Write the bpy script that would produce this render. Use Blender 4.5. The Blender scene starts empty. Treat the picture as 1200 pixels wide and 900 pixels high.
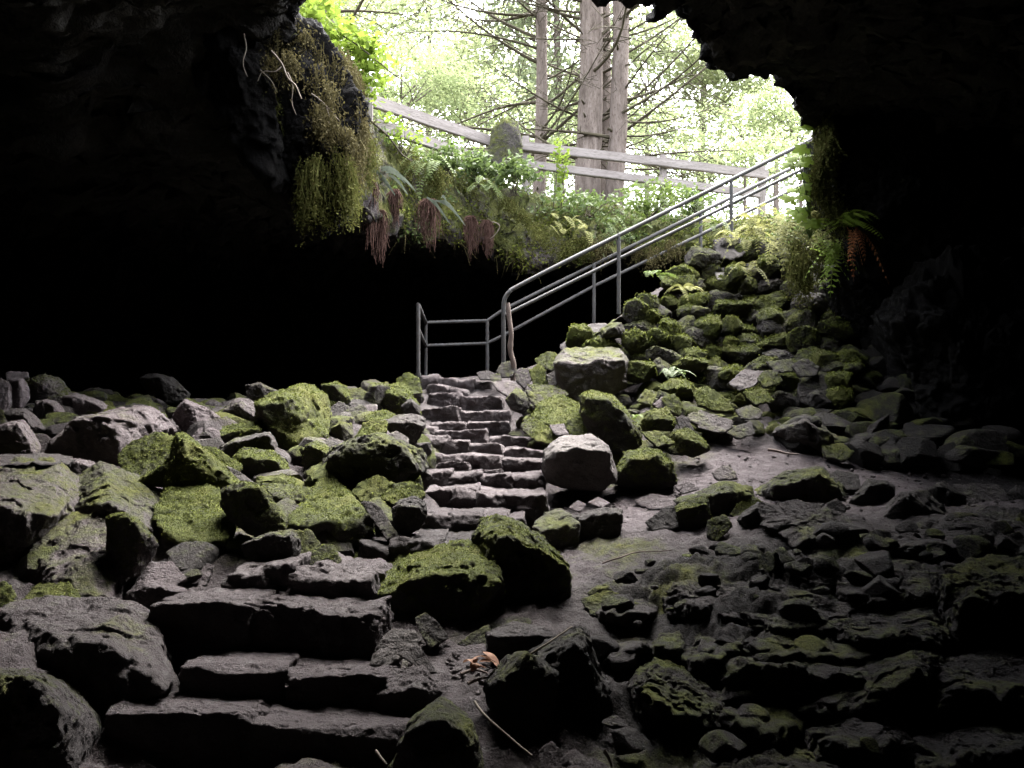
import bpy, bmesh, math, random
import numpy as np
from mathutils import Vector

random.seed(7)
RNG = np.random.default_rng(7)
SC = bpy.context.scene
COL = SC.collection
FPX = 960.0            # focal length of the photograph in pixels of a 1200 px wide frame


def at(px, py, d):
    """point seen at pixel (px, py), d metres ahead of the eye; the eye is the origin, +Y ahead"""
    return np.array(((px - 600.0) / FPX * d, d, (450.0 - py) / FPX * d))


# ------------------------------------------------------------------ noise
_perm = np.random.default_rng(3).permutation(256)
_perm = np.concatenate([_perm, _perm, _perm])
_grad = np.random.default_rng(5).normal(size=(256, 3))
_grad /= np.linalg.norm(_grad, axis=1)[:, None]


def perlin(p):
    i = np.floor(p).astype(np.int64)
    f = p - i
    u = f * f * f * (f * (f * 6 - 15) + 10)
    i &= 255
    out = np.zeros(len(p))
    for dx in (0, 1):
        wx = u[:, 0] if dx else 1 - u[:, 0]
        for dy in (0, 1):
            wy = u[:, 1] if dy else 1 - u[:, 1]
            for dz in (0, 1):
                wz = u[:, 2] if dz else 1 - u[:, 2]
                h = _perm[_perm[_perm[(i[:, 0] + dx) & 255] + ((i[:, 1] + dy) & 255)] + ((i[:, 2] + dz) & 255)]
                g = _grad[h]
                out += wx * wy * wz * (g[:, 0] * (f[:, 0] - dx) + g[:, 1] * (f[:, 1] - dy) + g[:, 2] * (f[:, 2] - dz))
    return out * 1.5


def fbm(p, octv=4, gain=0.5, ridged=False):
    a, s, tot = 1.0, 1.0, np.zeros(len(p))
    for k in range(octv):
        n = perlin(p * s + 17.3 * k)
        tot += a * ((0.5 - np.abs(n)) * 2 - 0.4 if ridged else n)
        a *= gain
        s *= 2.03
    return tot


# ------------------------------------------------------------------ mesh building
def mesh_np(name, verts, faces, smooth=True, attrs=None):
    """faces: int array (n, k) or list of such arrays"""
    me = bpy.data.meshes.new(name)
    if not isinstance(faces, list):
        faces = [faces]
    faces = [np.asarray(f, dtype=np.int32) for f in faces if len(f)]
    verts = np.asarray(verts, dtype=np.float32)
    nl = sum(f.size for f in faces)
    nf = sum(len(f) for f in faces)
    me.vertices.add(len(verts))
    me.loops.add(nl)
    me.polygons.add(nf)
    me.vertices.foreach_set('co', verts.ravel())
    me.loops.foreach_set('vertex_index', np.concatenate([f.ravel() for f in faces]))
    tot = np.concatenate([np.full(len(f), f.shape[1], dtype=np.int32) for f in faces])
    st = np.concatenate([[0], np.cumsum(tot)[:-1]]).astype(np.int32)
    me.polygons.foreach_set('loop_start', st)
    me.polygons.foreach_set('use_smooth', np.full(nf, smooth, dtype=bool))
    for k, v in (attrs or {}).items():
        a = me.attributes.new(k, 'FLOAT', 'POINT')
        a.data.foreach_set('value', np.asarray(v, dtype=np.float32))
    me.update(calc_edges=True)
    me.validate()
    return me


def link(name, me, mat=None, parent=None):
    o = bpy.data.objects.new(name, me)
    COL.objects.link(o)
    if mat is not None and me is not None and not me.materials:
        me.materials.append(mat)
    if parent is not None:
        o.parent = parent
    return o


def tag(o, label=None, cat=None, group=None, kind=None):
    if label: o['label'] = label
    if cat: o['category'] = cat
    if group: o['group'] = group
    if kind: o['kind'] = kind
    return o


def thing(name, label, cat, loc=(0, 0, 0), group=None):
    o = bpy.data.objects.new(name, None)
    COL.objects.link(o)
    o.location = loc
    o.empty_display_size = 0.1
    return tag(o, label, cat, group)


class MB:
    """collects pieces into one mesh"""
    def __init__(self):
        self.v, self.f3, self.f4, self.n = [], [], [], 0

    def add(self, v, f):
        v = np.asarray(v, float)
        f = np.asarray(f, int) + self.n
        (self.f3 if f.shape[1] == 3 else self.f4).append(f)
        self.v.append(v)
        self.n += len(v)

    def tube(self, pts, rad, seg=8, cap=True):
        pts = np.asarray(pts, float)
        n = len(pts)
        rad = np.broadcast_to(np.asarray(rad, float), (n,))
        tan = np.gradient(pts, axis=0)
        tan /= np.linalg.norm(tan, axis=1)[:, None] + 1e-9
        up = np.array((0.13, 0.21, 0.97)) if abs(tan[0][2]) < 0.9 else np.array((0.9, 0.3, 0.1))
        side = np.cross(tan, up)
        side /= np.linalg.norm(side, axis=1)[:, None] + 1e-9
        nor = np.cross(side, tan)
        a = np.linspace(0, 2 * math.pi, seg, endpoint=False)
        ring = np.cos(a)[None, :, None] * side[:, None, :] + np.sin(a)[None, :, None] * nor[:, None, :]
        v = (pts[:, None, :] + ring * rad[:, None, None]).reshape(-1, 3)
        i = np.arange(n - 1)[:, None] * seg
        j = np.arange(seg)[None, :]
        k = (j + 1) % seg
        f = np.stack([i + j, i + k, i + seg + k, i + seg + j], -1).reshape(-1, 4)
        self.add(v, f)
        if cap:
            for e, c in ((0, pts[0]), (n - 1, pts[-1])):
                vv = np.vstack([v[e * seg:(e + 1) * seg], c[None]])
                jj = np.arange(seg)
                self.add(vv, np.stack([jj, (jj + 1) % seg, np.full(seg, seg)], -1))

    def obj(self, name, mat, parent=None, smooth=True, attrs=None):
        v = np.vstack(self.v)
        fs = []
        if self.f4: fs.append(np.vstack(self.f4))
        if self.f3: fs.append(np.vstack(self.f3))
        off = None
        me = mesh_np(name, v, fs, smooth, attrs)
        return link(name, me, mat, parent)


def ribbon(mb, pts, w, side=None):
    """flat tapered strip along pts with half width array w"""
    pts = np.asarray(pts, float)
    n = len(pts)
    w = np.broadcast_to(np.asarray(w, float), (n,))
    tan = np.gradient(pts, axis=0)
    if side is None:
        s = np.cross(tan, np.array((random.uniform(-1, 1), random.uniform(-1, 1), 0.4)))
    else:
        s = np.broadcast_to(np.asarray(side, float), (n, 3)).copy()
    s /= np.linalg.norm(s, axis=1)[:, None] + 1e-9
    v = np.concatenate([pts - s * w[:, None], pts + s * w[:, None]])
    i = np.arange(n - 1)
    mb.add(v, np.stack([i, i + 1, n + i + 1, n + i], -1))


def quads(mb, c, a, b):
    """leaf-like rhombi: centres c, half axes a, b (n,3)"""
    n = len(c)
    v = np.stack([c - a, c + b - a * 0.1, c + a, c - b - a * 0.1], 1).reshape(-1, 3)
    i = np.arange(n)[:, None] * 4
    mb.add(v, i + np.array([[0, 1, 2, 3]]))


def rand_dirs(n, rng=RNG):
    d = rng.normal(size=(n, 3))
    return d / np.linalg.norm(d, axis=1)[:, None]


def leaves(mb, c, size, flat=0.5, rng=RNG, aspect=0.5):
    n = len(c)
    a = rand_dirs(n, rng)
    a[:, 2] *= flat
    a /= np.linalg.norm(a, axis=1)[:, None]
    t = rand_dirs(n, rng)
    t[:, 2] *= flat
    b = t - (t * a).sum(1)[:, None] * a
    b /= np.linalg.norm(b, axis=1)[:, None] + 1e-9
    s = (size * rng.uniform(0.6, 1.3, n))[:, None]
    quads(mb, c, a * s, b * s * aspect)


# ------------------------------------------------------------------ rocks
_ico = {}


def ico(k):
    if k not in _ico:
        bm = bmesh.new()
        bmesh.ops.create_icosphere(bm, subdivisions=k, radius=1.0)
        v = np.array([x.co[:] for x in bm.verts])
        f = np.array([[x.index for x in fc.verts] for fc in bm.faces])
        v /= np.linalg.norm(v, axis=1)[:, None]
        _ico[k] = (v, f)
        bm.free()
    return _ico[k]


def hull_planes(pts, merge=0.975):
    bm = bmesh.new()
    for p in pts:
        bm.verts.new(p)
    bmesh.ops.convex_hull(bm, input=bm.verts[:], use_existing_faces=False)
    fs = sorted(((f.calc_area(), np.array(f.normal[:]), np.array(f.verts[0].co[:])) for f in bm.faces if len(f.verts) > 2), key=lambda t: -t[0])
    bm.free()
    out = []
    c = np.mean(pts, axis=0)
    for a, n, p in fs:
        if a < 1e-8 or np.linalg.norm(n) < .5:
            continue
        if np.dot(n, p - c) < 0:
            n = -n
        if all(np.dot(n, m) < merge for m, _ in out):
            out.append((n, max(np.dot(n, q - c) for q in pts)))
    N = np.array([n for n, _ in out])
    D = np.array([d for _, d in out])
    return c, N, np.maximum(D, 1e-3)


def rock_mesh(name, pts, level=5, sharp=22, rough=1.0, seed=0, moss_bumps=0.0):
    pts = np.asarray(pts, float)
    c, N, D = hull_planes(pts)
    dirs, f = ico(level)
    size = np.median(np.linalg.norm(pts - c, axis=1))
    rs = np.random.default_rng(int(seed * 100))
    # flat fracture faces that trim the corners
    nx = 4 if sharp >= 36 else 9
    ex = rand_dirs(nx, rs)
    sup = ((pts - c) @ ex.T).max(0)
    N = np.vstack([N, ex]); D = np.concatenate([D, np.maximum(sup * rs.uniform(.95 if sharp >= 36 else .86, 1.0, nx), 1e-3)])
    # warp the directions a little so facets are not perfectly flat
    w = dirs + 0.07 * rough * np.stack([fbm(dirs * 2.2 + seed * 3.1 + k * 9.7, 3) for k in range(3)], 1)
    w /= np.linalg.norm(w, axis=1)[:, None]
    inv = np.maximum(w @ N.T, 0) / D[None, :]
    sharp = sharp * 3.2
    r = np.exp(-np.log((inv / inv.max(1)[:, None]).clip(1e-6) ** sharp @ np.ones(inv.shape[1])) / sharp) / inv.max(1)
    r = np.minimum(r, 2.4 * size)
    q = dirs * r[:, None]
    s = q / size
    h = 0.035 * fbm(s * 1.7 + seed, 3) + 0.026 * fbm(s * 4.6 + seed * 1.7, 4, ridged=True) + 0.020 * fbm(s * 12 + seed, 3)
    if level > 5:
        h += 0.010 * fbm(s * 30 + seed, 2) - .012 * np.clip(fbm(s * 19 + seed * 3, 2) - .25, 0, 1)
    # chipped ledges
    st = fbm(s * 2.6 + seed * 2.3 + 40, 2)
    h -= 0.055 * np.clip((st - 0.12) * 9, 0, 1)
    p = dirs * (r * (1 + rough * h))[:, None]
    if moss_bumps:
        p[:, 2] += moss_bumps * 0.02 * np.clip(fbm((p + c) * 22, 2) + .3, 0, 1)
    if moss_bumps > .45 and level > 4:
        tri = p[f]
        nr = np.cross(tri[:, 1] - tri[:, 0], tri[:, 2] - tri[:, 0])
        ar = np.linalg.norm(nr, axis=1)
        nr /= ar[:, None] + 1e-12
        cc = tri.mean(1)
        dist = max(c[1], 2.0)
        wgt = ar * np.clip(nr[:, 2] * .9 + (moss_bumps - .5) * .9 + .8 * fbm((cc + c) * 5, 3) - .25, 0, 1) * (nr[:, 1] < .5)
        sz = dist * .00095
        cnt = int(min(6000, wgt.sum() / (sz * sz) * .17))
        if cnt > 20:
            k = rs.choice(len(f), cnt, p=wgt / wgt.sum())
            pos = cc[k] + nr[k] * rs.uniform(-.3, 1.1, cnt)[:, None] * sz
            q = MB()
            q.add(p, f)
            leaves(q, pos, sz, 1.0, rs, .6)
            me = mesh_np(name, np.vstack(q.v), [np.vstack(q.f3), np.vstack(q.f4)], True)
            mi = np.zeros(len(me.polygons), np.int32); mi[len(f):] = 1
            me.materials.append(M['rock']); me.materials.append(M['moss_fuzz'])
            me.polygons.foreach_set('material_index', mi)
            return me, c
    me = mesh_np(name, p, f, True)
    return me, c


CROPS = {'A': (0, 420, 3.75), 'B': (240, 420, 3.75), 'C': (460, 330, 3.75), 'F': (680, 260, 3.0), 'G': (700, 480, 2.142),
         'H': (400, 560, 3.75), 'S': (0, 600, 3.0), 'E': (350, 600, 3.0), 'P': (0, 0, 1.0), 'W': (640, 240, 4.0), 'L': (820, 120, 4.2875)}


def worley(x, y, seed=0):
    """2-D cells: returns a random value and a random tilt height per cell, and the distance to the nearest crack"""
    ix, iy = np.floor(x).astype(int), np.floor(y).astype(int)
    best = np.full(len(x), 9.0); second = np.full(len(x), 9.0)
    val = np.zeros(len(x)); til = np.zeros(len(x))
    for dx in (-1, 0, 1):
        for dy in (-1, 0, 1):
            h = _perm[_perm[(ix + dx + seed * 7) & 255] + ((iy + dy) & 255)]
            g = _grad[h]
            cx, cy = ix + dx + .5 + g[:, 0] * .45, iy + dy + .5 + g[:, 1] * .45
            d = np.hypot(x - cx, y - cy)
            near = d < best
            second = np.where(near, best, np.minimum(second, d))
            val = np.where(near, g[:, 2], val)
            til = np.where(near, g[:, 1] * 1.2 * (x - cx) + (g[:, 0] + .5) * (y - cy), til)
            best = np.where(near, d, best)
    return val, til, second - best


def parse(crop, txt):
    ox, oy, s = CROPS[crop]
    out = []
    for t in txt.split():
        q = [float(x) for x in t.split(',')]
        out.append((ox + q[0] / s, oy + q[1] / s) + tuple(q[2:]))
    return out


_rk = [0]


def rock(crop, d, outline, edge='', label=None, moss=.3, shade=1.0, warm=.3, t=None, lean=None, name='boulder', cat='boulder', group=None,
         sharp=22, rough=1.0, mat=None, parent=None, grow=1.10, kind=None):
    """a solid stone: its traced outline set d metres away, its front edge nearer, its back t metres behind, all on real depth"""
    _rk[0] += 1
    seed = _rk[0] * 1.37
    ol = parse(crop, outline)
    P = np.array([(a[0], a[1]) for a in ol])
    cen = P.mean(0)
    wid = np.ptp(P[:, 0]) / FPX * d
    hei = np.ptp(P[:, 1]) / FPX * d
    if t is None:
        t = 0.55 * wid + 0.3 * hei
    y0, y1 = P[:, 1].min(), P[:, 1].max()
    if lean is None:
        lean = .7 if edge else .95
    pts = []
    for (x, y) in P:
        f = (y1 - y) / (y1 - y0 + 1e-6)
        x, y = cen + (np.array((x, y)) - cen) * grow
        pts.append(at(x, y, d + lean * t * f))
    for e in parse(crop, edge):
        x, y = cen + (np.array(e[:2]) - cen) * grow
        dd = e[2] if len(e) > 2 else -0.10 * t
        pts.append(at(x, y, d + dd))
    for (x, y) in P:
        q = cen + (np.array((x, y)) - cen) * 0.86
        f = (y1 - y) / (y1 - y0 + 1e-6)
        p = at(q[0], q[1], d + t * (0.85 + 0.25 * f))
        s = (d + 0.0) / (d + t)
        p[0] *= s ** 0.5
        p[2] -= 0.12 * hei
        pts.append(p)
    pix = max(np.ptp(P[:, 0]), np.ptp(P[:, 1]))
    level = 7 if pix > 110 else 6 if pix > 38 else 5 if pix > 18 else 4
    me, c = rock_mesh(name, pts, level, sharp, rough, seed, moss)
    o = link(name, me, mat or M['rock'], parent)
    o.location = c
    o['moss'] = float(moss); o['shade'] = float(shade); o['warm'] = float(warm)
    if label:
        tag(o, label, cat, group)
    if kind:
        o['kind'] = kind
    return o
# ------------------------------------------------------------------ materials
M = {}


class NT:
    def __init__(self, name):
        self.m = bpy.data.materials.new(name)
        self.m.use_nodes = True
        self.t = self.m.node_tree
        self.t.nodes.clear()
        self.out = self.n('ShaderNodeOutputMaterial')

    def n(self, kind, **kw):
        o = self.t.nodes.new(kind)
        for k, v in kw.items():
            setattr(o, k, v)
        return o

    def l(self, a, b):
        self.t.links.new(a, b)

    def put(self, sock, v):
        if hasattr(v, 'is_output'):
            self.l(v, sock)
        else:
            sock.default_value = v

    def math(self, op, a, b=0.0, clamp=False):
        m = self.n('ShaderNodeMath', operation=op, use_clamp=clamp)
        self.put(m.inputs[0], a); self.put(m.inputs[1], b)
        return m.outputs[0]

    def mix(self, f, a, b):
        m = self.n('ShaderNodeMix', data_type='RGBA')
        self.put(m.inputs[0], f)
        self.put(m.inputs[6], a if hasattr(a, 'is_output') else tuple(a) + (1,))
        self.put(m.inputs[7], b if hasattr(b, 'is_output') else tuple(b) + (1,))
        return m.outputs[2]

    def noise(self, scale, detail=5, rough=.55, vec=None, dist=0.0):
        x = self.n('ShaderNodeTexNoise')
        x.inputs['Scale'].default_value = scale
        x.inputs['Detail'].default_value = detail
        x.inputs['Roughness'].default_value = rough
        x.inputs['Distortion'].default_value = dist
        if vec is not None: self.l(vec, x.inputs['Vector'])
        return x.outputs['Fac']

    def ramp(self, f, a, b):
        r = self.n('ShaderNodeMapRange')
        self.put(r.inputs[0], f)
        r.inputs[1].default_value = a; r.inputs[2].default_value = b
        return r.outputs[0]

    def attr(self, name, kind='GEOMETRY'):
        a = self.n('ShaderNodeAttribute', attribute_name=name, attribute_type=kind)
        return a.outputs['Fac']

    def scale(self, col, f):
        v = self.n('ShaderNodeVectorMath', operation='SCALE')
        self.l(col, v.inputs[0]); self.put(v.inputs['Scale'], f)
        return v.outputs[0]

    def bsdf(self, col, rough=.9, spec=.2, h=None, bump=.5, dist=.02, metal=0.0, trans=None):
        b = self.n('ShaderNodeBsdfPrincipled')
        self.put(b.inputs['Base Color'], col if hasattr(col, 'is_output') else tuple(col) + (1,))
        self.put(b.inputs['Roughness'], rough)
        b.inputs['Specular IOR Level'].default_value = spec
        b.inputs['Metallic'].default_value = metal
        if h is not None:
            k = self.n('ShaderNodeBump')
            k.inputs['Strength'].default_value = bump
            k.inputs['Distance'].default_value = dist
            self.l(h, k.inputs['Height'])
            self.l(k.outputs[0], b.inputs['Normal'])
        if trans is not None:
            tr = self.n('ShaderNodeBsdfTranslucent')
            self.put(tr.inputs[0], col if hasattr(col, 'is_output') else tuple(col) + (1,))
            ms = self.n('ShaderNodeMixShader')
            ms.inputs[0].default_value = trans
            self.l(b.outputs[0], ms.inputs[1]); self.l(tr.outputs[0], ms.inputs[2])
            self.l(ms.outputs[0], self.out.inputs[0])
        else:
            self.l(b.outputs[0], self.out.inputs[0])
        return self.m


def stone_material(name, kind):
    """basalt with moss on the faces that look up; amounts come from the object (a stone) or from the mesh (the cave floor)"""
    t = NT(name)
    co = t.n('ShaderNodeNewGeometry')
    pos, nor = co.outputs['Position'], co.outputs['Normal']
    A = lambda n: t.attr(n, kind)
    moss, shade, warm = A('moss'), A('shade'), A('warm')
    n1 = t.noise(2.3, 6, .6, pos)
    n2 = t.noise(11, 6, .6, pos)
    n3 = t.noise(60, 5, .65, pos)
    n4 = t.noise(190, 3, .7, pos)
    base = t.mix(t.ramp(n1, .35, .65), (0.053, 0.048, 0.045), (0.106, 0.098, 0.089))
    warmc = t.mix(t.ramp(n2, .3, .7), (0.075, 0.060, 0.062), (0.130, 0.108, 0.113))
    base = t.mix(warm, base, warmc)
    # pale lichen bloom and dark stains
    base = t.mix(t.math('MULTIPLY', t.ramp(n2, .56, .74), .45), base, (0.165, 0.16, 0.155))
    base = t.mix(t.math('MULTIPLY', t.ramp(n3, .58, .72), .5), base, (0.022, 0.021, 0.022))
    n5 = t.noise(110, 4, .75, pos)
    base = t.mix(t.math('MULTIPLY', t.ramp(n5, .50, .66), .55), base, (0.019, 0.018, 0.019))
    base = t.mix(t.math('MULTIPLY', t.ramp(n4, .57, .70), .40), base, (0.21, 0.20, 0.20))
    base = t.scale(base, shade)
    sep = t.n('ShaderNodeSeparateXYZ')
    t.l(nor, sep.inputs[0])
    up = sep.outputs['Z']
    # moss where the face looks up, broken up by noise
    k = t.math('ADD', t.math('MULTIPLY', up, .55), t.math('MULTIPLY', t.math('SUBTRACT', n1, .5), 2.3))
    k = t.math('ADD', k, t.math('MULTIPLY', t.math('SUBTRACT', n2, .5), 1.3))
    k = t.math('ADD', k, t.math('MULTIPLY', t.math('SUBTRACT', n3, .5), .7))
    k = t.math('ADD', k, t.math('MULTIPLY', t.math('SUBTRACT', moss, .58), 1.75))
    mk = t.math('MULTIPLY', t.math('MULTIPLY', t.ramp(k, -.22, .46), t.ramp(moss, .02, .2)), .93)
    mossc = t.mix(t.ramp(n2, .3, .68), (0.032, 0.040, 0.010), (0.104, 0.120, 0.026))
    mossc = t.mix(t.math('MULTIPLY', t.ramp(n1, .5, .7), .7), mossc, (0.150, 0.148, 0.038))
    mossc = t.mix(t.math('MULTIPLY', t.ramp(n3, .5, .7), .6), mossc, (0.016, 0.017, 0.006))
    mossc = t.mix(t.math('MULTIPLY', t.ramp(n5, .48, .64), .55), mossc, (0.014, 0.016, 0.005))
    col = t.mix(mk, base, mossc)
    h = t.math('ADD', t.math('MULTIPLY', n3, .8), t.math('MULTIPLY', n4, .45))
    h = t.math('ADD', h, t.math('MULTIPLY', n2, 1.1))
    h = t.math('ADD', h, t.math('MULTIPLY', t.math('MULTIPLY', mk, n4), .9))
    return t.bsdf(col, .93, .12, h, 1.0, .05)


M['rock'] = stone_material('basalt', 'OBJECT')
M['floor'] = stone_material('cave_ground', 'GEOMETRY')


def simple(name, c1, c2, sc=8, rough=.85, spec=.25, bump=.4, dist=.01, metal=0, trans=None, stretch=None, c3=None):
    t = NT(name)
    co = t.n('ShaderNodeTexCoord')
    vec = co.outputs['Object']
    if stretch:
        mp = t.n('ShaderNodeMapping')
        mp.inputs['Scale'].default_value = stretch
        t.l(vec, mp.inputs[0]); vec = mp.outputs[0]
    n1 = t.noise(sc, 5, .6, vec)
    n2 = t.noise(sc * 6, 4, .6, vec)
    col = t.mix(t.ramp(n1, .3, .7), c1, c2)
    if c3 is not None:
        col = t.mix(t.ramp(n2, .52, .68), col, c3)
    h = t.math('ADD', n1, t.math('MULTIPLY', n2, .5))
    M[name] = t.bsdf(col, rough, spec, h, bump, dist, metal, trans)
    return M[name]


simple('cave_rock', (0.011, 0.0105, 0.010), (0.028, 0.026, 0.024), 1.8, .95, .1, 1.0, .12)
simple('steel', (0.036, 0.036, 0.037), (0.066, 0.066, 0.067), 9, .6, .25, .15, .002, .25, c3=(0.06, 0.042, 0.032))
simple('grey_wood', (0.12, 0.105, 0.10), (0.20, 0.18, 0.175), 3, .9, .1, .6, .01, stretch=(.6, 6, 6), c3=(0.08, 0.07, 0.066))
simple('bark', (0.072, 0.058, 0.051), (0.155, 0.130, 0.118), 2.2, .95, .05, 1.0, .05, stretch=(5, 5, 1.0), c3=(0.06, 0.045, 0.04))
simple('twig_bark', (0.022, 0.019, 0.014), (0.055, 0.048, 0.034), 6, .95, .05, .4, .01)
simple('stick_wood', (0.075, 0.056, 0.048), (0.12, 0.092, 0.08), 8, .8, .2, .4, .01, c3=(.12, .09, .08))
simple('pale_root', (0.075, 0.06, 0.047), (0.14, 0.12, 0.10), 8, .9, .1, .3, .01)
simple('red_root', (0.040, 0.022, 0.018), (0.095, 0.057, 0.046), 14, .95, .05, .3, .01)
simple('dead_frond', (0.12, 0.038, 0.016), (0.19, 0.09, 0.04), 10, .9, .1, .3, .01, trans=.25)
simple('moss_strand', (0.034, 0.039, 0.011), (0.076, 0.080, 0.023), 5, .95, .05, .3, .01, trans=.3, c3=(.055, .042, .017))
simple('brown_moss', (0.030, 0.026, 0.012), (0.066, 0.056, 0.026), 6, .95, .05, .3, .01, trans=.25, c3=(.06, .055, .02))
simple('fern_leaf', (0.045, 0.070, 0.016), (0.095, 0.125, 0.030), 5, .7, .25, .2, .01, trans=.4)
simple('pale_fern', (0.095, 0.100, 0.032), (0.175, 0.172, 0.065), 5, .8, .1, .2, .01, trans=.35)
simple('grey_fern', (0.050, 0.062, 0.047), (0.095, 0.108, 0.085), 6, .6, .3, .2, .01, trans=.25)
simple('shrub_leaf', (0.038, 0.062, 0.018), (0.088, 0.120, 0.034), 4, .6, .3, .2, .01, trans=.45)
simple('lime_leaf', (0.085, 0.130, 0.018), (0.150, 0.205, 0.032), 3, .7, .08, .2, .01, trans=.5)
simple('crown_leaf', (0.105, 0.135, 0.060), (0.195, 0.225, 0.110), .7, .8, .2, .1, .01, trans=.5)  # crown and needle colours paled to stand in for haze and glare outside
simple('crown_leaf_pale', (0.140, 0.170, 0.085), (0.245, 0.270, 0.145), .7, .8, .2, .1, .01, trans=.55)
simple('needle', (0.085, 0.108, 0.060), (0.165, 0.190, 0.110), .9, .8, .2, .1, .01, trans=.4)
simple('dry_leaf', (0.15, 0.075, 0.05), (0.25, 0.16, 0.11), 18, .85, .1, .3, .01, trans=.2)
simple('forest_soil', (0.035, 0.035, 0.018), (0.085, 0.080, 0.04), 1.2, .95, .05, .8, .05)
simple('blue_cloth', (0.03, 0.16, 0.40), (0.05, 0.22, 0.5), 8, .8, .1, .1, .01)

simple('moss_fuzz', (0.042, 0.054, 0.011), (0.122, 0.140, 0.028), 9, .95, .03, .2, .01, trans=.2, c3=(.05, .045, .014))
# ------------------------------------------------------------------ the cave: roof with its collapsed opening, walls, floor
CEN = np.array((0.9, 10.6))
# px, py, d of the lip seen against the light;  zt ground above;  lo: how far the lower lip sits inward(-)/outward(+);
# zl lower lip height (None = from pixel);  zc roof height further out;  rw distance of the wall from the opening's centre
LIP = [
    (683, -4, 7.0, 4.9, .05, None, 3.3, 13), (700, 40, 7.1, 4.9, .05, None, 3.2, 12), (722, 24, 7.3, 4.9, .05, None, 3.2, 11),
    (748, 18, 7.6, 4.9, .05, None, 3.2, 10), (800, 42, 8.0, 4.9, .05, None, 3.2, 9), (833, 75, 8.6, 4.8, .05, None, 3.2, 8),
    (880, 92, 9.0, 4.8, .05, None, 3.2, 7), (905, 102, 9.4, 4.7, .05, None, 3.15, 6.4), (937, 137, 10.0, 4.6, .05, None, 3.0, 6.0),
    (968, 146, 10.8, 4.4, .05, None, 2.9, 5.9), (1010, 170, 11.6, 4.1, .05, 2.6, 2.3, 5.8), (1000, 240, 12.6, 3.0, .1, 2.2, 1.9, 5.8),
    (985, 236, 13.4, 2.9, .1, 2.0, 1.7, 5.9), (940, 238, 14.0, 2.95, -.2, 2.2, 2.0, 6.6), (905, 246, 14.6, 3.0, -.4, 2.3, 2.2, 8),
    (860, 246, 15.1, 3.1, -.6, 2.45, 2.5, 10), (760, 246, 15.4, 3.2, -.8, 2.32, 2.7, 12), (700, 238, 15.4, 3.4, -.8, 2.22, 2.8, 13),
    (640, 226, 15.3, 3.6, -.8, 2.06, 2.9, 14), (600, 212, 15.2, 3.75, -.75, 2.10, 2.9, 14), (560, 196, 15.0, 3.95, -.7, 2.30, 2.9, 14),
    (510, 176, 14.4, 4.1, -.6, 2.55, 2.9, 14), (470, 160, 13.8, 4.2, -.5, 2.45, 2.9, 14), (430, 128, 12.8, 4.35, -.3, 2.5, 2.9, 14),
    (405, 90, 11.0, 4.3, -.1, 2.4, 2.9, 14), (372, 50, 10.4, 4.3, 0, 2.7, 3.0, 14), (350, 24, 10.2, 4.4, .05, 3.3, 3.2, 14),
    (338, 18, 9.6, 4.8, .05, None, 3.3, 14), (350, 0, 8.8, 5.0, .05, None, 3.4, 14), (362, -22, 7.9, 5.0, .05, None, 3.5, 14),
    (440, -130, 5.8, 4.9, .05, 3.7, 3.5, 14), (520, -270, 4.7, 4.9, .05, 3.75, 3.5, 14), (610, -170, 5.4, 4.9, .05, 3.6, 3.4, 14),  # unseen near lip, drawn toward the eye to let in more light
]


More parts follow.
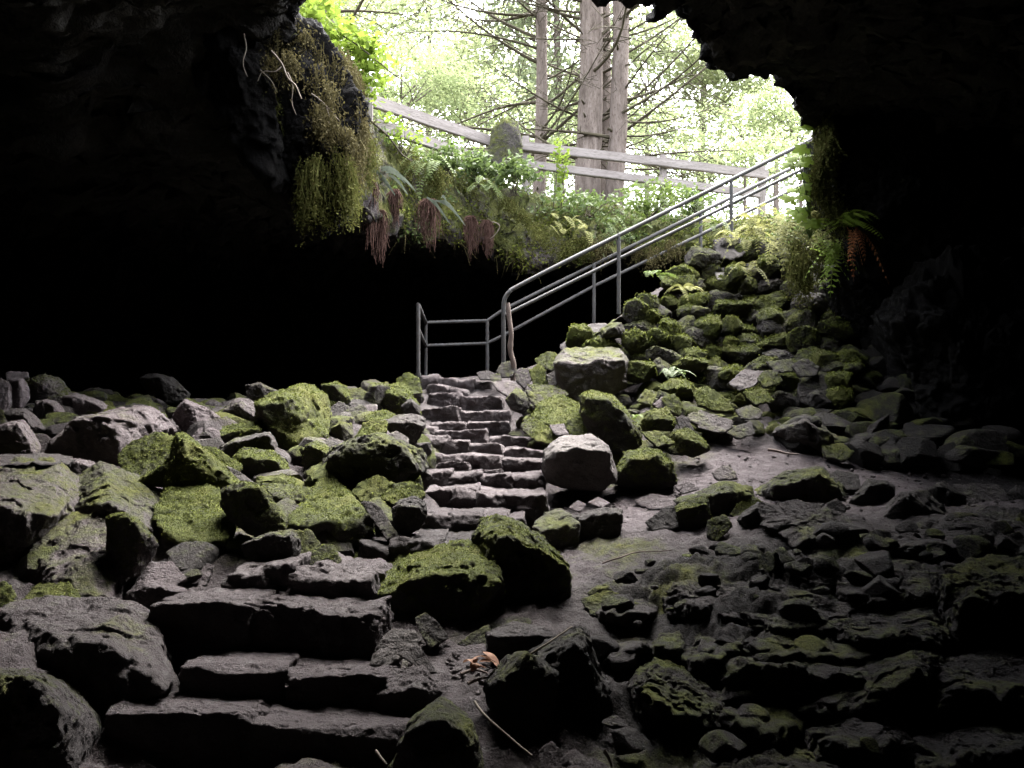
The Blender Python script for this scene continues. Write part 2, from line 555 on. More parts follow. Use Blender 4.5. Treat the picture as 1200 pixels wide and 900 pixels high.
def build_shell():
    th, R, ZT, LO, ZL, ZC, RW = [], [], [], [], [], [], []
    for px, py, d, zt, lo, zl, zc, rw in LIP:
        p = at(px, py, d)
        v = p[:2] - CEN
        th.append(math.atan2(v[1], v[0]) % (2 * math.pi)); R.append(np.hypot(*v))
        ZT.append(zt); LO.append(lo); ZL.append(p[2] if zl is None else zl); ZC.append(zc); RW.append(rw)
    o = np.argsort(th)
    th = np.array(th)[o]
    g = lambda a, t: np.interp(t, np.concatenate([th - 2 * math.pi, th, th + 2 * math.pi]), np.tile(np.array(a)[o], 3))
    n = 1000
    t = np.linspace(0, 2 * math.pi, n, endpoint=False)
    r, zt, lo, zl, zc, rw = (g(a, t) for a in (R, ZT, LO, ZL, ZC, RW))
    rw = np.convolve(np.tile(rw, 3), np.ones(41) / 41, 'same')[n:2 * n]
    prof = [(r + 70, zt * 0 + 4.0), (r + 20, zt * .5 + 2.0), (r + 6, zt + .1), (r + 2.0, zt + .12), (r + .6, zt + .02), (r + .12, zt - .15),
            (r + lo * .4, zt * .55 + zl * .45), (r + lo, zl + .10), (r + lo + .12, zl), (r + lo + .7, zl + .04), (r + 2.4, zl * .3 + zc * .7), (rw * .5 + r * .5 + .8, zc),
            (rw - .6, zc - .5), (rw, zc - 1.6), (rw + .35, -.6), (rw + .6, -3.2)]
    seg = [4, 6, 6, 7, 8, 9, 9, 5, 8, 14, 14, 10, 8, 12, 10]
    rr, zz = [], []
    for k in range(len(seg)):
        (r0, z0), (r1, z1) = prof[k], prof[k + 1]
        for j in range(seg[k]):
            f = j / seg[k]
            rr.append(r0 + (r1 - r0) * f); zz.append(z0 + (z1 - z0) * f)
    rr.append(prof[-1][0]); zz.append(prof[-1][1])
    rr = np.array([np.broadcast_to(a, (n,)) for a in rr]); zz = np.array([np.broadcast_to(a, (n,)) for a in zz])
    m = len(rr)
    X = CEN[0] + rr * np.cos(t)[None]
    Y = CEN[1] + rr * np.sin(t)[None]
    V = np.stack([X, Y, zz], -1).reshape(-1, 3)
    s = np.repeat(np.arange(m), n)
    amp = np.interp(s, [0, 10, 16, 30, 40, 54, 62, 76, 100, m], [.6, .35, .15, .12, .20, .20, .17, .3, .5, .6])
    dv = np.stack([fbm(V * .9 + 31 * k, 4) for k in range(3)], 1)
    dv += .55 * np.stack([fbm(V * 3.4 + 11 * k, 3, ridged=True) - .3 for k in range(3)], 1)
    dv += .25 * np.stack([fbm(V * 9 + 7 * k, 3) for k in range(3)], 1)
    dv[:, 1] *= .7
    V = V + dv * amp[:, None]
    i = np.arange(m - 1)[:, None] * n
    j = np.arange(n)[None]
    k = (j + 1) % n
    F = np.stack([i + j, i + n + j, i + n + k, i + k], -1)
    cut_g = 24                                         # rows above this are the forest floor, below: bank face and cave roof
    cut_b = 54
    far = (np.sin(t) > .05) | (np.cos(t) < -.55)
    shade = np.ones(len(V))
    moss = np.zeros((m, n))
    moss[16:54] = .72
    moss[54:62] = np.linspace(.5, .0, 8)[:, None]
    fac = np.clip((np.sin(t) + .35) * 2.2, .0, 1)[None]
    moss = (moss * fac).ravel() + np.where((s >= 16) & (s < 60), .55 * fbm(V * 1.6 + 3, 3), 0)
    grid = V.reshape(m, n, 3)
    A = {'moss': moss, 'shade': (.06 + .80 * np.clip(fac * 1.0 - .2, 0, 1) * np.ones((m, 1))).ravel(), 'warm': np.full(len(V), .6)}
    f1 = F[:cut_g].reshape(-1, 4); f2 = F[cut_g:cut_b].reshape(-1, 4); f3 = F[cut_b:].reshape(-1, 4)

    def sub(name, f, mat, at_=None, **kw):
        u, inv = np.unique(f.ravel(), return_inverse=True)
        me = mesh_np(name, V[u], inv.reshape(-1, 4), True, {k: v[u] for k, v in A.items()})
        return tag(link(name, me, mat), **kw)
    sub('forest_ground', f1, M['forest_soil'], kind='structure')
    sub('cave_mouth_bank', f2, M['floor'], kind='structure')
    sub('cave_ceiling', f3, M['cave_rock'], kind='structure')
    return grid, t


SHELL, SHT = build_shell()

# ------------------------------------------------------------------ the cave floor, one sheet through surveyed heights
G = []
for d_, pts in [
    (3.0, '-500,890 -200,890 0,890'), (3.2, '120,905 350,905 600,905'), (3.1, '760,905'),
    (3.4, '300,908 450,912'), (3.68, '260,852 420,856'), (4.05, '210,790 400,794'), (4.5, '340,738'), (5.2, '470,690'), (5.8, '550,662'), (6.6, '560,632'),
    (7.3, '565,600'), (7.9, '565,578'), (8.5, '560,555'), (9.2, '555,532'), (10.2, '550,507'), (11, '545,474'), (12, '545,453'), (13.2, '540,446'),
    (3.6, '20,760'), (4.3, '50,725'), (4.8, '160,700'), (5.1, '60,650 200,655 300,655'), (5.6, '400,630'), (6.3, '100,575 250,575 400,575 450,555'),
    (7.1, '50,535 200,525 350,540'), (8.1, '450,510'), (8.5, '30,492 200,492 330,494'), (9.5, '430,486 330,484'), (10.2, '0,462 -200,470'),
    (10.8, '200,478 350,476 440,466'), (5.5, '-200,600'), (8, '-200,500'),
    (6.1, '660,652'), (5.6, '700,668'), (6.5, '740,622'), (7, '780,603'), (8.2, '820,547'), (8.3, '900,547'), (8.2, '1000,555'), (8.8, '870,527'), (7.6, '800,575'),
    (8.9, '950,527'), (8.7, '1060,547'), (8.6, '1200,562 1350,570'), (7.4, '720,588'), (6.8, '640,612'), (8, '680,566'), (10, '650,488'), (11.3, '640,458'),
    (9, '735,530'), (10.4, '760,465 850,462'), (11.4, '850,405'), (12.0, '850,355'), (12.5, '850,318'), (12.2, '760,375'), (12, '700,408'), (10.4, '930,462'),
    (11.4, '930,395'), (9.4, '1000,510'), (10.2, '1000,455'), (9.3, '1120,500'),
    (6.2, '850,622'), (6.2, '1000,612'), (6.6, '1150,592 1350,600'), (5.6, '950,640 1120,628'), (4.9, '800,685'), (5.0, '950,662 1100,655 1300,660'),
    (4.2, '800,765 950,760 1100,770 1300,790'), (3.6, '750,850 900,840 1080,860 1300,890'), (3.3, '690,880'), (4.2, '620,775'), (4.8, '600,715'),
    (3.7, '560,815'), (4.6, '705,725'), (4.0, '700,790'), (5.1, '690,690'), (3.0, '1000,900 1300,940'),
]:
    for q in pts.split():
        x, y = q.split(',')
        G.append(at(float(x), float(y), d_))
G += [np.array(p) for p in [(0, 1.2, -1.6), (-3, 1.2, -1.5), (3, 1.2, -1.55), (0, -3, -1.6), (-8, 2, -1.2), (8, 2, -1.3), (-9, 6, -.6), (9, 6, -.8), (9, 11, -.7),
                            (-1.5, 15.6, -.7), (2, 16, -.8), (-1, 20, -1.4), (5, 18, -1.2), (-6, 13.5, -.7), (-4, 14.5, -.8), (-9.5, 12, -.5), (-9, 18, -1.4), (4.5, 13.6, 2.1),
                            (5.2, 12.6, 1.6), (7, 13.5, .2), (3.2, 13.6, 1.9), (.7, 13.4, .3), (1.9, 13.6, 1.1), (1.2, 14.8, -.4), (3, 15.2, -.2), (-13, 8, -.5), (-1.1, 13.6, .0)]]
G = np.array(G)


def tps_fit(P, z, lam=0.02):
    n = len(P)
    d = np.linalg.norm(P[:, None] - P[None], axis=2) + 1e-9
    K = d * d * np.log(d) + lam * np.eye(n)
    Q = np.column_stack([np.ones(n), P])
    A = np.zeros((n + 3, n + 3))
    A[:n, :n] = K; A[:n, n:] = Q; A[n:, :n] = Q.T
    return np.linalg.solve(A, np.concatenate([z, np.zeros(3)]))


TP = tps_fit(G[:, :2], G[:, 2])


def floor_z(x, y):
    p = np.column_stack([np.ravel(x), np.ravel(y)])
    out = np.zeros(len(p))
    for s in range(0, len(p), 20000):
        q = p[s:s + 20000]
        d = np.linalg.norm(q[:, None] - G[None, :, :2], axis=2) + 1e-9
        out[s:s + 20000] = (d * d * np.log(d)) @ TP[:len(G)] + TP[len(G)] + q @ TP[len(G) + 1:]
    return np.clip(out, -2.2, 2.3)


def region(px, py, poly, soft=18):
    """soft membership of map points in a region outline given in its own plan coordinates"""
    poly = np.asarray(poly, float)
    inside = np.zeros(len(px), bool)
    dist = np.full(len(px), 1e9)
    for k in range(len(poly)):
        a, b = poly[k], poly[(k + 1) % len(poly)]
        c = ((a[1] > py) != (b[1] > py)) & (px < (b[0] - a[0]) * (py - a[1]) / (b[1] - a[1] + 1e-12) + a[0])
        inside ^= c
        ab = b - a
        u = np.clip(((px - a[0]) * ab[0] + (py - a[1]) * ab[1]) / (ab @ ab + 1e-9), 0, 1)
        dist = np.minimum(dist, np.hypot(px - a[0] - u * ab[0], py - a[1] - u * ab[1]))
    return np.clip(.5 + np.where(inside, dist, -dist) / (2 * soft), 0, 1)


def plan(txt):
    out = []
    for q in txt.split():
        x, y, d = (float(v) for v in q.split(','))
        out.append(((x - 600) / FPX * d, d))
    return out


OUTCROP = plan('700,700,5.3 800,640,5.7 900,630,6 1010,625,5.9 1150,610,6.2 1400,610,6.4 1900,700,4.6 1400,900,2.9 1000,900,2.9 760,900,3.1 690,830,3.6 690,760,4.3')
DIRT = plan('690,590,7.6 780,570,7.8 800,545,8.4 860,520,9.2 960,535,8.9 1100,555,8.9 1200,575,8.4 1400,600,7.4 1200,610,6.6 1000,612,6.3 880,625,6.2 760,640,6.3 690,660,6.2 640,700,5.0 600,760,4.2 520,760,4.1 600,690,5.2 650,640,6.3')


def build_floor():
    u = np.unique(np.concatenate([np.linspace(-1400, -60, 60), np.linspace(-60, 1260, 520), np.linspace(1260, 2600, 60)]))
    d = np.concatenate([-np.linspace(5, 0.0, 12), [.5, .9, 1.3, 1.7], np.exp(np.linspace(math.log(2.0), math.log(14.5), 430)), np.linspace(14.8, 27, 50)])
    U, D = np.meshgrid(u, d)
    Y = D.ravel()
    X = ((U - 600) / FPX * np.maximum(np.abs(D), 1.5) * 1.0).ravel()
    Z = floor_z(X, Y)
    oc = region(X, Y, OUTCROP, .25)
    dt = region(X, Y, DIRT, .3)
    p = np.column_stack([X, Y, Z * 0])
    Z += .05 * fbm(p * .9, 3) + .022 * fbm(p * 4, 3) + .010 * fbm(p * 14, 3) * (1 - dt * .35)
    # the bedrock outcrop: ledges, hollows, crust
    wx = X + .22 * fbm(p * 1.3 + 21, 3) + .05 * fbm(p * 5 + 2, 2)
    wy = Y + .22 * fbm(p * 1.3 + 51, 3) + .05 * fbm(p * 5 + 7, 2)
    a1, t1, c1 = worley(wx * .85 + wy * .35, wy * 2.2 - wx * .35, 1)
    a2, t2, c2 = worley(wx * 2.4 + wy * .6, wy * 5.2 - wx * .9, 2)
    a3, t3, c3 = worley(wx * 8.0, wy * 10.5, 3)
    e1, e2, e3 = (np.clip(c * k, 0, 1) for c, k in ((c1, 2.6), (c2, 2.6), (c3, 2.4)))
    e1, e2, e3 = (e * e * (3 - 2 * e) for e in (e1, e2, e3))
    blk = (.055 + .050 * a1 + .05 * t1) * e1 + (.028 + .024 * a2 + .03 * t2) * e2 + (.010 + .010 * a3 + .012 * t3) * e3
    Z = Z + oc * (-.12 + .10 * fbm(p * 1.1 + 5, 3) + blk + .014 * fbm(p * 11 + 3, 4, ridged=True) + .009 * fbm(p * 27, 3, ridged=True))
    Z += (1 - oc) * (1 - dt * .5) * .028 * fbm(p * 6 + 2, 3, ridged=True)
    n1 = fbm(p * .8 + 8, 3)
    moss = np.clip(oc * (.16 + .26 * n1 + .26 * fbm(p * 3.1 + 4, 3)) + (1 - oc) * (1 - dt) * (.10 + .3 * n1), 0, 1)
    moss *= np.interp(Y, [9, 13, 15], [1, 1, .3])
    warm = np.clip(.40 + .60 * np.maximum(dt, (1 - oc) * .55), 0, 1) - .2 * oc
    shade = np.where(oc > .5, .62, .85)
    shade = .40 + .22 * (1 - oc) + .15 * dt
    shade = shade * np.interp(X + .25 * (Y - 9), [3.3, 4.3], [1, .2]) ** (Y > 6.9)  # floor colour darkened on the right slope to stand in for shade
    V = np.column_stack([X, Y, Z])
    nu = len(u)
    i = np.arange(len(d) - 1)[:, None] * nu
    j = np.arange(nu - 1)[None]
    F = np.stack([i + j, i + j + 1, i + nu + j + 1, i + nu + j], -1).reshape(-1, 4)
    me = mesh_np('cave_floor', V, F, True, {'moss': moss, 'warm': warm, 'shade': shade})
    return tag(link('cave_floor', me, M['floor']), kind='structure')


FLOOR = build_floor()
# ------------------------------------------------------------------ boulders, each traced at its own distance
GL = 'boulders of the rubble bank beside the stairs'
GS = 'small stones of the rubble bank'
GR = 'rocks along the dirt path'
GM = 'mossy rocks under the stacked wall'
GF = 'rocks at the foot of the stairs'

# --- rubble bank, part nearest the cave's dark side
rock('A', 4.9, '-60,470 60,455 220,455 258,500 266,640 220,700 150,790 60,880 -60,960', '-60,640 40,650 130,700 215,690', 'large flat-fronted olive boulder cut by the picture edge below a dark slab', .36, 1.1, .6, t=.9, lean=1.0, group=GL)
rock('A', 5.5, '-60,425 60,418 200,420 252,448 225,468 100,466 -60,470', '', 'thin dark slab lying on top of the large flat-fronted olive boulder', .05, .6, .4, t=.6, name='stone_slab', cat='rock', group=GL)
rock('A', 6.4, '-40,305 20,290 80,278 120,330 150,400 150,418 60,425 -40,418', '-40,310 75,290 100,415', 'squarish brown boulder behind the dark slab, its side tinged yellow', .22, 1.35, .8, group=GL)
rock('A', 7.4, '20,250 50,225 110,220 165,270 182,312 120,330 50,300', '100,250 150,300', 'dark round rock wedged between brown boulders near the picture edge', .12, .9, .6, name='rock', cat='rock', group=GL)
rock('A', 8.6, '20,68 40,58 115,60 120,85 60,98 25,92', '', 'small flat stone on the very top of the rubble by the picture edge', .05, 1.6, .8, name='rock', cat='rock', group=GL)  # colour lightened on most rear rocks here, standing in for light that misses them
rock('A', 8.3, '35,105 80,90 108,95 105,180 80,215 50,215 30,180', '85,100', 'upright pinkish block under the small flat stone', .05, 1.6, .9, name='rock', cat='rock', group=GL)
rock('A', 8.1, '-50,95 5,92 32,105 35,190 10,230 -50,240', '', 'brown rock beside the upright pinkish block, cut by the picture edge', .10, 1.5, .85, name='rock', cat='rock', group=GL)
rock('A', 7.7, '-50,230 5,228 20,260 10,300 -50,310', '', 'small mossy rock at the picture edge above the squarish brown boulder', .45, .8, .5, name='rock', cat='rock', group=GL)
rock('A', 8.8, '110,105 190,75 260,95 298,150 280,200 220,190 160,180 120,190 105,150', '170,100 185,165', 'big rounded boulder with a green cap, highest of the rubble bank', .50, 1.5, .7, group=GL)
rock('A', 8.0, '150,195 200,180 240,188 275,240 300,290 245,330 170,310 150,260', '225,200 240,300', 'brown boulder with a yellowish foot under the green-capped one', .18, 1.5, .85, group=GL)
rock('A', 8.3, '285,170 340,155 430,185 470,212 465,262 340,272 305,280 285,225', '330,175 420,200', 'broad pinkish-brown boulder between the green-capped boulder and the big dark wedge', .08, 1.4, .9, group=GL)
rock('A', 6.7, '222,410 325,285 470,248 610,222 670,232 725,300 640,345 545,400 510,472 400,478 290,440', '335,284 478,268 520,400', 'big wedge boulder with black front face and pale pink top', .10, 1.15, .85, t=.9, group=GL)
rock('A', 7.2, '700,270 735,285 752,318 715,328', '', 'small pink stone on the end of the big wedge boulder', .02, 1.1, 1.0, name='rock', cat='rock', group=GS)
rock('A', 7.0, '135,338 190,330 225,358 228,415 150,418', '', 'small grey-brown stone in the gap before the big wedge boulder', .20, .9, .7, name='rock', cat='rock', group=GS)
rock('A', 6.1, '254,460 330,445 392,450 428,485 365,530 330,575 285,575 262,520', '330,460', 'pale pink stone tucked under the big wedge boulder', .05, 1.2, .9, name='rock', cat='rock', group=GS)
rock('A', 5.2, '266,610 380,510 482,470 540,520 640,590 685,640 690,690 640,765 560,730 490,700 350,700 280,700', '486,640 492,695', 'large pyramid boulder with a sharp ridge down its olive front', .42, .85, .4, t=.9, lean=1.0, group=GL, sharp=34)
rock('S', 4.45, '98,125 190,60 280,5 340,8 385,20 388,200 396,312 335,345 285,345 225,280 130,280 95,180', '245,262 385,300', 'tall squared boulder with rusty right face above the grey boulder', .36, .95, .85, t=.8, lean=1.0, group=GL, sharp=34)
rock('S', 4.65, '380,25 430,10 500,50 542,100 465,222 430,215 395,180 380,110', '430,18 500,70', 'tilted mossy block leaning against the tall squared boulder', .52, .85, .45, group=GL)
rock('A', 6.2, '512,425 560,385 690,328 762,340 790,400 700,470 620,535 540,515', '', 'mossy boulder just under the pale pink top of the wedge', .62, .75, .3, group=GL)
rock('A', 5.9, '615,535 710,470 800,412 862,440 872,480 745,550 640,560', '690,500 800,430 850,470', 'low green block lying in the notch of the L-shaped mossy boulder', .78, .8, .2, group=GL)
rock('A', 5.8, '765,340 810,340 880,390 965,465 1028,555 960,580 850,566 715,600 780,540 850,470', '820,380 880,480 740,580', 'long L-shaped mossy boulder sloping down toward the mossy cube', .72, .8, .25, group=GL)
rock('A', 5.0, '690,640 740,590 850,556 962,590 1008,690 1002,760 960,805 850,815 760,795 700,725', '', 'rounded cube boulder wholly covered with bright green moss', .95, .9, .1, t=.7, lean=1.2, group=GL)
rock('B', 5.15, '75,595 150,553 230,568 290,640 345,700 348,755 260,785 180,760 110,700 80,650', '225,572 205,690 258,775', 'dark boulder with green right face beside the bright mossy cube', .6, .75, .2, group=GL, sharp=34)
rock('B', 5.4, '360,705 430,600 530,538 575,550 640,620 742,710 720,775 600,865 515,825 440,785 380,745', '738,712 510,793 385,745', 'big tented boulder with mossy slope and black underside', .66, .8, .1, t=.8, lean=1.0, group=GL, sharp=34)
rock('B', 5.8, '250,560 350,557 470,578 472,620 395,650 385,690 320,685 268,615', '290,600 380,640', 'flat mossy slab beside the big tented boulder', .60, .7, .2, name='stone_slab', cat='rock', group=GL)
rock('B', 6.1, '222,530 340,513 388,525 402,568 300,566', '', 'small green slab above the flat mossy slab', .75, .8, .2, name='stone_slab', cat='rock', group=GL)
rock('B', 6.5, '130,425 180,400 300,412 352,458 378,515 240,528 165,505 128,455', '180,440 300,450 360,510', 'wide mossy boulder directly below the grey slab', .68, .8, .2, group=GL)
rock('B', 6.3, '-5,392 40,393 72,440 155,470 152,502 90,485 0,425', '', 'low mossy ridge stone running down from the wide mossy boulder', .75, .85, .2, name='rock', cat='rock', group=GL)
rock('B', 6.05, '65,460 150,500 240,560 235,585 150,560 80,500', '', 'bare grey splinter between two mossy boulders', .10, .8, .2, name='rock', cat='rock', group=GS)
rock('B', 6.8, '78,392 130,355 275,328 307,365 305,412 200,400 120,427 85,422', '270,345 130,372', 'dark grey slab with bright green end, below the big yellow boulder', .18, .8, .15, name='stone_slab', cat='rock', group=GL)
rock('B', 7.2, '12,320 90,303 220,285 242,310 235,335 140,352 60,388 8,375', '30,345 230,315', 'flat stone with a yellow-green top and black front edge', .80, .9, .3, name='stone_slab', cat='rock', group=GL)
rock('B', 7.9, '73,240 110,198 160,173 222,200 245,240 240,285 150,292 95,268', '150,205', 'smooth tan round boulder next to the big yellow boulder', .20, 1.05, .6, group=GL)
rock('B', 7.6, '38,292 90,256 142,285 130,302', '', 'small tan stone at the foot of the smooth round boulder', .12, 1.0, .7, name='rock', cat='rock', group=GS)
rock('A', 7.5, '760,255 785,212 812,186 900,218 953,255 948,300 912,335 850,350 790,300', '815,200 850,300 905,330', 'pinkish boulder with dark left side near the smooth tan boulder', .10, 1.1, .95, group=GL)
rock('A', 7.2, '838,338 880,318 912,322 905,350 870,372', '', 'small brown stone under the pinkish boulder', .08, .85, .8, name='rock', cat='rock', group=GS)
rock('B', 7.35, '235,205 300,165 390,138 470,130 522,165 532,215 520,340 480,385 440,372 400,412 340,412 290,345 240,292', '248,215 345,190 400,360 395,405', 'biggest lit boulder of the rubble bank, crusted in yellow moss', .74, 1.25, .5, t=.9, group=GL, sharp=34)
rock('B', 8.4, '178,122 240,110 300,150 350,160 290,172 240,205 195,192', '240,120 260,180', 'dark angular rock behind the biggest yellow boulder', .15, .6, .3, name='rock', cat='rock', group=GL)
rock('B', 9.2, '513,122 580,107 622,130 642,192 590,203 545,180', '570,120 610,190', 'sharp green rock on the skyline just right of the yellow boulder', .65, .8, .2, name='rock', cat='rock', group=GL)
rock('B', 9.6, '620,137 680,130 707,150 702,203 640,195', '', 'grey-green rock second along the skyline from the yellow boulder', .45, .9, .2, name='rock', cat='rock', group=GL)
rock('B', 9.5, '700,172 730,115 800,108 812,132 762,182 752,215 705,208', '740,125 735,200', 'pale green block on the skyline next to the stair-top boulders', .50, .9, .2, name='rock', cat='rock', group=GL)
rock('B', 8.7, '548,222 590,190 632,210 622,265 560,265', '', 'round grey stone under the sharp green skyline rock', .35, .85, .2, name='rock', cat='rock', group=GL)
rock('B', 8.5, '618,228 660,195 702,215 722,243 640,268', '', 'pointed grey stone beside the round grey stone', .38, .85, .2, name='rock', cat='rock', group=GL)
rock('B', 8.6, '692,210 755,200 758,245 705,248', '', 'pinkish stone between the pointed grey stone and the stair side', .1, 1.0, .8, name='rock', cat='rock', group=GS)
rock('B', 7.7, '553,312 600,280 642,290 657,352 622,388 570,345', '600,290 610,370', 'small pointed olive rock in front of the round grey stone', .45, .85, .4, name='rock', cat='rock', group=GS)
rock('B', 7.9, '518,297 560,270 582,300 550,332 525,325', '', 'small brown stone tucked against the yellow boulder', .25, .8, .5, name='rock', cat='rock', group=GS)
rock('B', 7.1, '513,362 560,345 607,380 590,393 530,392', '', 'small dark flat stone at the foot of the yellow boulder', .10, .6, .5, name='rock', cat='rock', group=GS)
rock('B', 6.8, '423,402 480,368 522,380 577,412 542,462 502,502 440,478', '470,390 530,420', 'lumpy mossy stone between the yellow boulder and the big black one', .62, .9, .3, name='rock', cat='rock', group=GL)
rock('B', 7.9, '703,250 780,228 842,250 800,277 712,278', '', 'rounded mossy cap behind the big black boulder', .85, .9, .2, name='rock', cat='rock', group=GL)
rock('B', 7.3, '658,362 700,288 800,273 795,322 730,345', '', 'bright green mossy stone touching the black boulder from behind', .92, 1.0, .1, name='rock', cat='rock', group=GL)
rock('B', 7.5, '770,282 840,255 920,250 965,265 962,300 922,372 900,392 860,345 800,305', '850,285 955,285', 'dark boulder with a pale rim beside the middle steps', .22, .85, .2, group=GL)
rock('B', 7.05, '808,337 840,318 892,350 897,388 850,372', '', 'pale knob of rock on the shoulder of the big black boulder', .15, 1.3, .2, name='rock', cat='rock', group=GS)
rock('B', 6.2, '528,465 570,400 680,388 740,340 800,350 890,390 962,440 962,480 902,512 840,565 700,585 640,598 560,562 530,522', '575,415 690,400 745,350 850,392 905,505', 'big black-faced boulder with a mossy right shoulder by the steps', .42, .6, .1, t=.9, group=GL, sharp=34)
rock('B', 9.6, '758,175 800,120 872,115 912,180 947,215 942,252 870,252 800,222 765,217', '800,150 860,170 935,235', 'mossy boulder at the side of the upper steps', .72, .8, .2, group=GL)
rock('B', 11.0, '838,102 890,63 937,85 952,150 912,182 870,122', '', 'mossy knob beside the railing foot at the stair head', .75, .9, .2, name='rock', cat='rock', group=GL)
rock('B', 9.1, '863,212 905,178 947,215 942,247 890,252', '905,190', 'small black wedge against the mossy boulder of the upper steps', .08, .5, .2, name='rock', cat='rock', group=GS)
rock('B', 5.8, '643,592 700,540 770,513 832,550 775,603 700,632', '', 'mossy hump under the big black boulder', .72, .8, .2, name='rock', cat='rock', group=GL)
rock('B', 5.7, '768,612 840,560 900,545 952,570 962,612 900,622 832,652', '', 'rounded green stone against the side of the steps', .68, .8, .2, name='rock', cat='rock', group=GL)
rock('B', 6.2, '885,522 940,498 957,560 912,563', '', 'small upright mossy stone between green stone and steps', .7, .85, .2, name='rock', cat='rock', group=GS)
rock('B', 5.4, '828,662 850,630 920,608 967,640 972,692 942,742 862,775 830,722', '860,650 940,660', 'round black boulder at the end of the dark step', .18, .5, .2, name='rock', cat='rock', group=GL)
rock('B', 5.3, '688,632 740,633 792,690 852,790 800,795 740,702', '', 'thin leaning slab beside the round black boulder', .25, .75, .3, name='stone_slab', cat='rock', group=GL)
rock('S', 4.85, '852,122 940,80 1030,63 1052,112 1032,182 970,203 890,172', '945,88 1020,90 970,195', 'dark boulder below the big tented one, shining black', .25, .55, .2, group=GL)
rock('S', 5.0, '1030,70 1090,63 1122,112 1095,155 1040,172', '', 'grey-green stone beside the shining black boulder', .45, .75, .2, name='rock', cat='rock', group=GS)
rock('S', 4.8, '1085,155 1130,113 1172,120 1198,172 1180,208 1095,205', '', 'low mossy stone at the back of the rough lit step', .52, .8, .2, name='rock', cat='rock', group=GS)
rock('S', 5.0, '645,122 690,110 752,145 742,178 680,178', '', 'small dark stone under the mossy cube', .12, .65, .6, name='rock', cat='rock', group=GS)
rock('S', 4.7, '462,212 520,180 602,180 652,240 600,263 540,243 480,253', '', 'flat mauve stone before the tilted mossy block', .08, .85, .85, name='rock', cat='rock', group=GS)
rock('S', 4.5, '438,302 490,245 580,250 642,270 658,292 560,323 490,335', '530,262 640,285', 'mauve slab lying at the end of the uppermost broad step', .06, .8, .85, name='rock', cat='rock', group=GS)
rock('S', 4.8, '608,182 680,175 742,187 722,255 648,252', '', 'grey stone behind the uppermost broad step', .06, .85, .7, name='rock', cat='rock', group=GS)
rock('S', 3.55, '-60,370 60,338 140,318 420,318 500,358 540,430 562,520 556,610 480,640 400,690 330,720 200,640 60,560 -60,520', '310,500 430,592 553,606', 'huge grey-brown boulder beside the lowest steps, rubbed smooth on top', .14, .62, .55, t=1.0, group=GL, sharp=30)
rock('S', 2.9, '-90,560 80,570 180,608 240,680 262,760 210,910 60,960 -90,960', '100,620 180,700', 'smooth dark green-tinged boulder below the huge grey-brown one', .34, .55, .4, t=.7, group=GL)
rock('S', 4.2, '83,305 140,255 230,253 282,310 255,335 150,328', '', 'small mossy stone lying on the huge grey-brown boulder', .62, .65, .4, name='rock', cat='rock', group=GS)
rock('S', 4.4, '-40,262 20,248 47,290 32,335 -40,335', '', 'small mossy stone at the picture edge behind the huge grey-brown boulder', .6, .65, .4, name='rock', cat='rock', group=GS)
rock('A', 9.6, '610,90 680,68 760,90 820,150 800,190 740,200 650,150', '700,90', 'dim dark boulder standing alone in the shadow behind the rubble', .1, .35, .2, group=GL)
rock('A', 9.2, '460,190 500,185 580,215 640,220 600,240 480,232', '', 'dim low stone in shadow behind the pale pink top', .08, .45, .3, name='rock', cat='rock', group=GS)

# --- between the steps and the stacked wall
rock('C', 10.0, '735,332 770,300 880,296 987,306 1017,345 1014,455 960,492 830,518 770,492 735,432', '740,358 800,360 880,384 1012,352', 'large squared block with a pale mossy top at the wall foot', .40, 1.4, .4, t=.9, lean=.8, group=GM, sharp=50, rough=1.0)
rock('C', 10.7, '628,342 680,308 737,323 737,372 700,393 640,373', '', 'mossy stone directly beside the large squared block', .62, .8, .3, name='rock', cat='rock', group=GM)
rock('C', 10.5, '603,392 640,365 672,390 667,452 625,472', '', 'tufted mossy stone next to the walking stick', .8, .9, .3, name='rock', cat='rock', group=GM)
rock('C', 10.3, '678,412 715,390 727,452 690,465', '', 'grey stone jammed against the large squared block', .2, .9, .3, name='rock', cat='rock', group=GM)
rock('C', 9.6, '598,455 700,458 772,492 735,525 640,505', '', 'flat yellowish stone at the foot of the large squared block', .5, 1.0, .5, name='rock', cat='rock', group=GM)
rock('C', 11.5, '848,192 905,183 962,187 967,212 900,226 853,222', '', 'flat pale grey slab capping the pile behind the squared block', .04, 1.15, .15, name='stone_slab', cat='rock', group=GM)
rock('C', 11.1, '738,272 800,250 862,265 842,302 745,308', '', 'dark stone behind the squared block, on its stick side', .06, .7, .5, name='rock', cat='rock', group=GM)
rock('C', 11.0, '888,267 930,243 1002,255 997,297 910,303', '', 'light grey stone resting on the squared block', .12, 1.1, .3, name='rock', cat='rock', group=GM)
rock('C', 11.3, '850,240 900,225 955,228 905,262 862,268', '', 'small mossy stone under the flat pale grey slab', .6, .8, .3, name='rock', cat='rock', group=GM)
rock('C', 11.6, '370,398 420,392 450,405 430,432 385,430', '', 'small dark stone at the far edge of the landing', .1, .6, .4, name='rock', cat='rock', group=GM)
rock('C', 11.4, '425,412 470,405 482,435 440,445', '', 'small pale mossy stone at the corner of the landing', .45, 1.1, .3, name='rock', cat='rock', group=GM)
rock('C', 11.5, '455,395 480,360 520,350 540,380 525,420 480,420', '', 'round dark stone behind the walking stick', .25, .6, .3, name='rock', cat='rock', group=GM)
rock('C', 11.3, '540,385 600,380 612,430 580,470 545,440', '', 'brownish rock between the walking stick and tufted stone', .3, .8, .6, name='rock', cat='rock', group=GM)
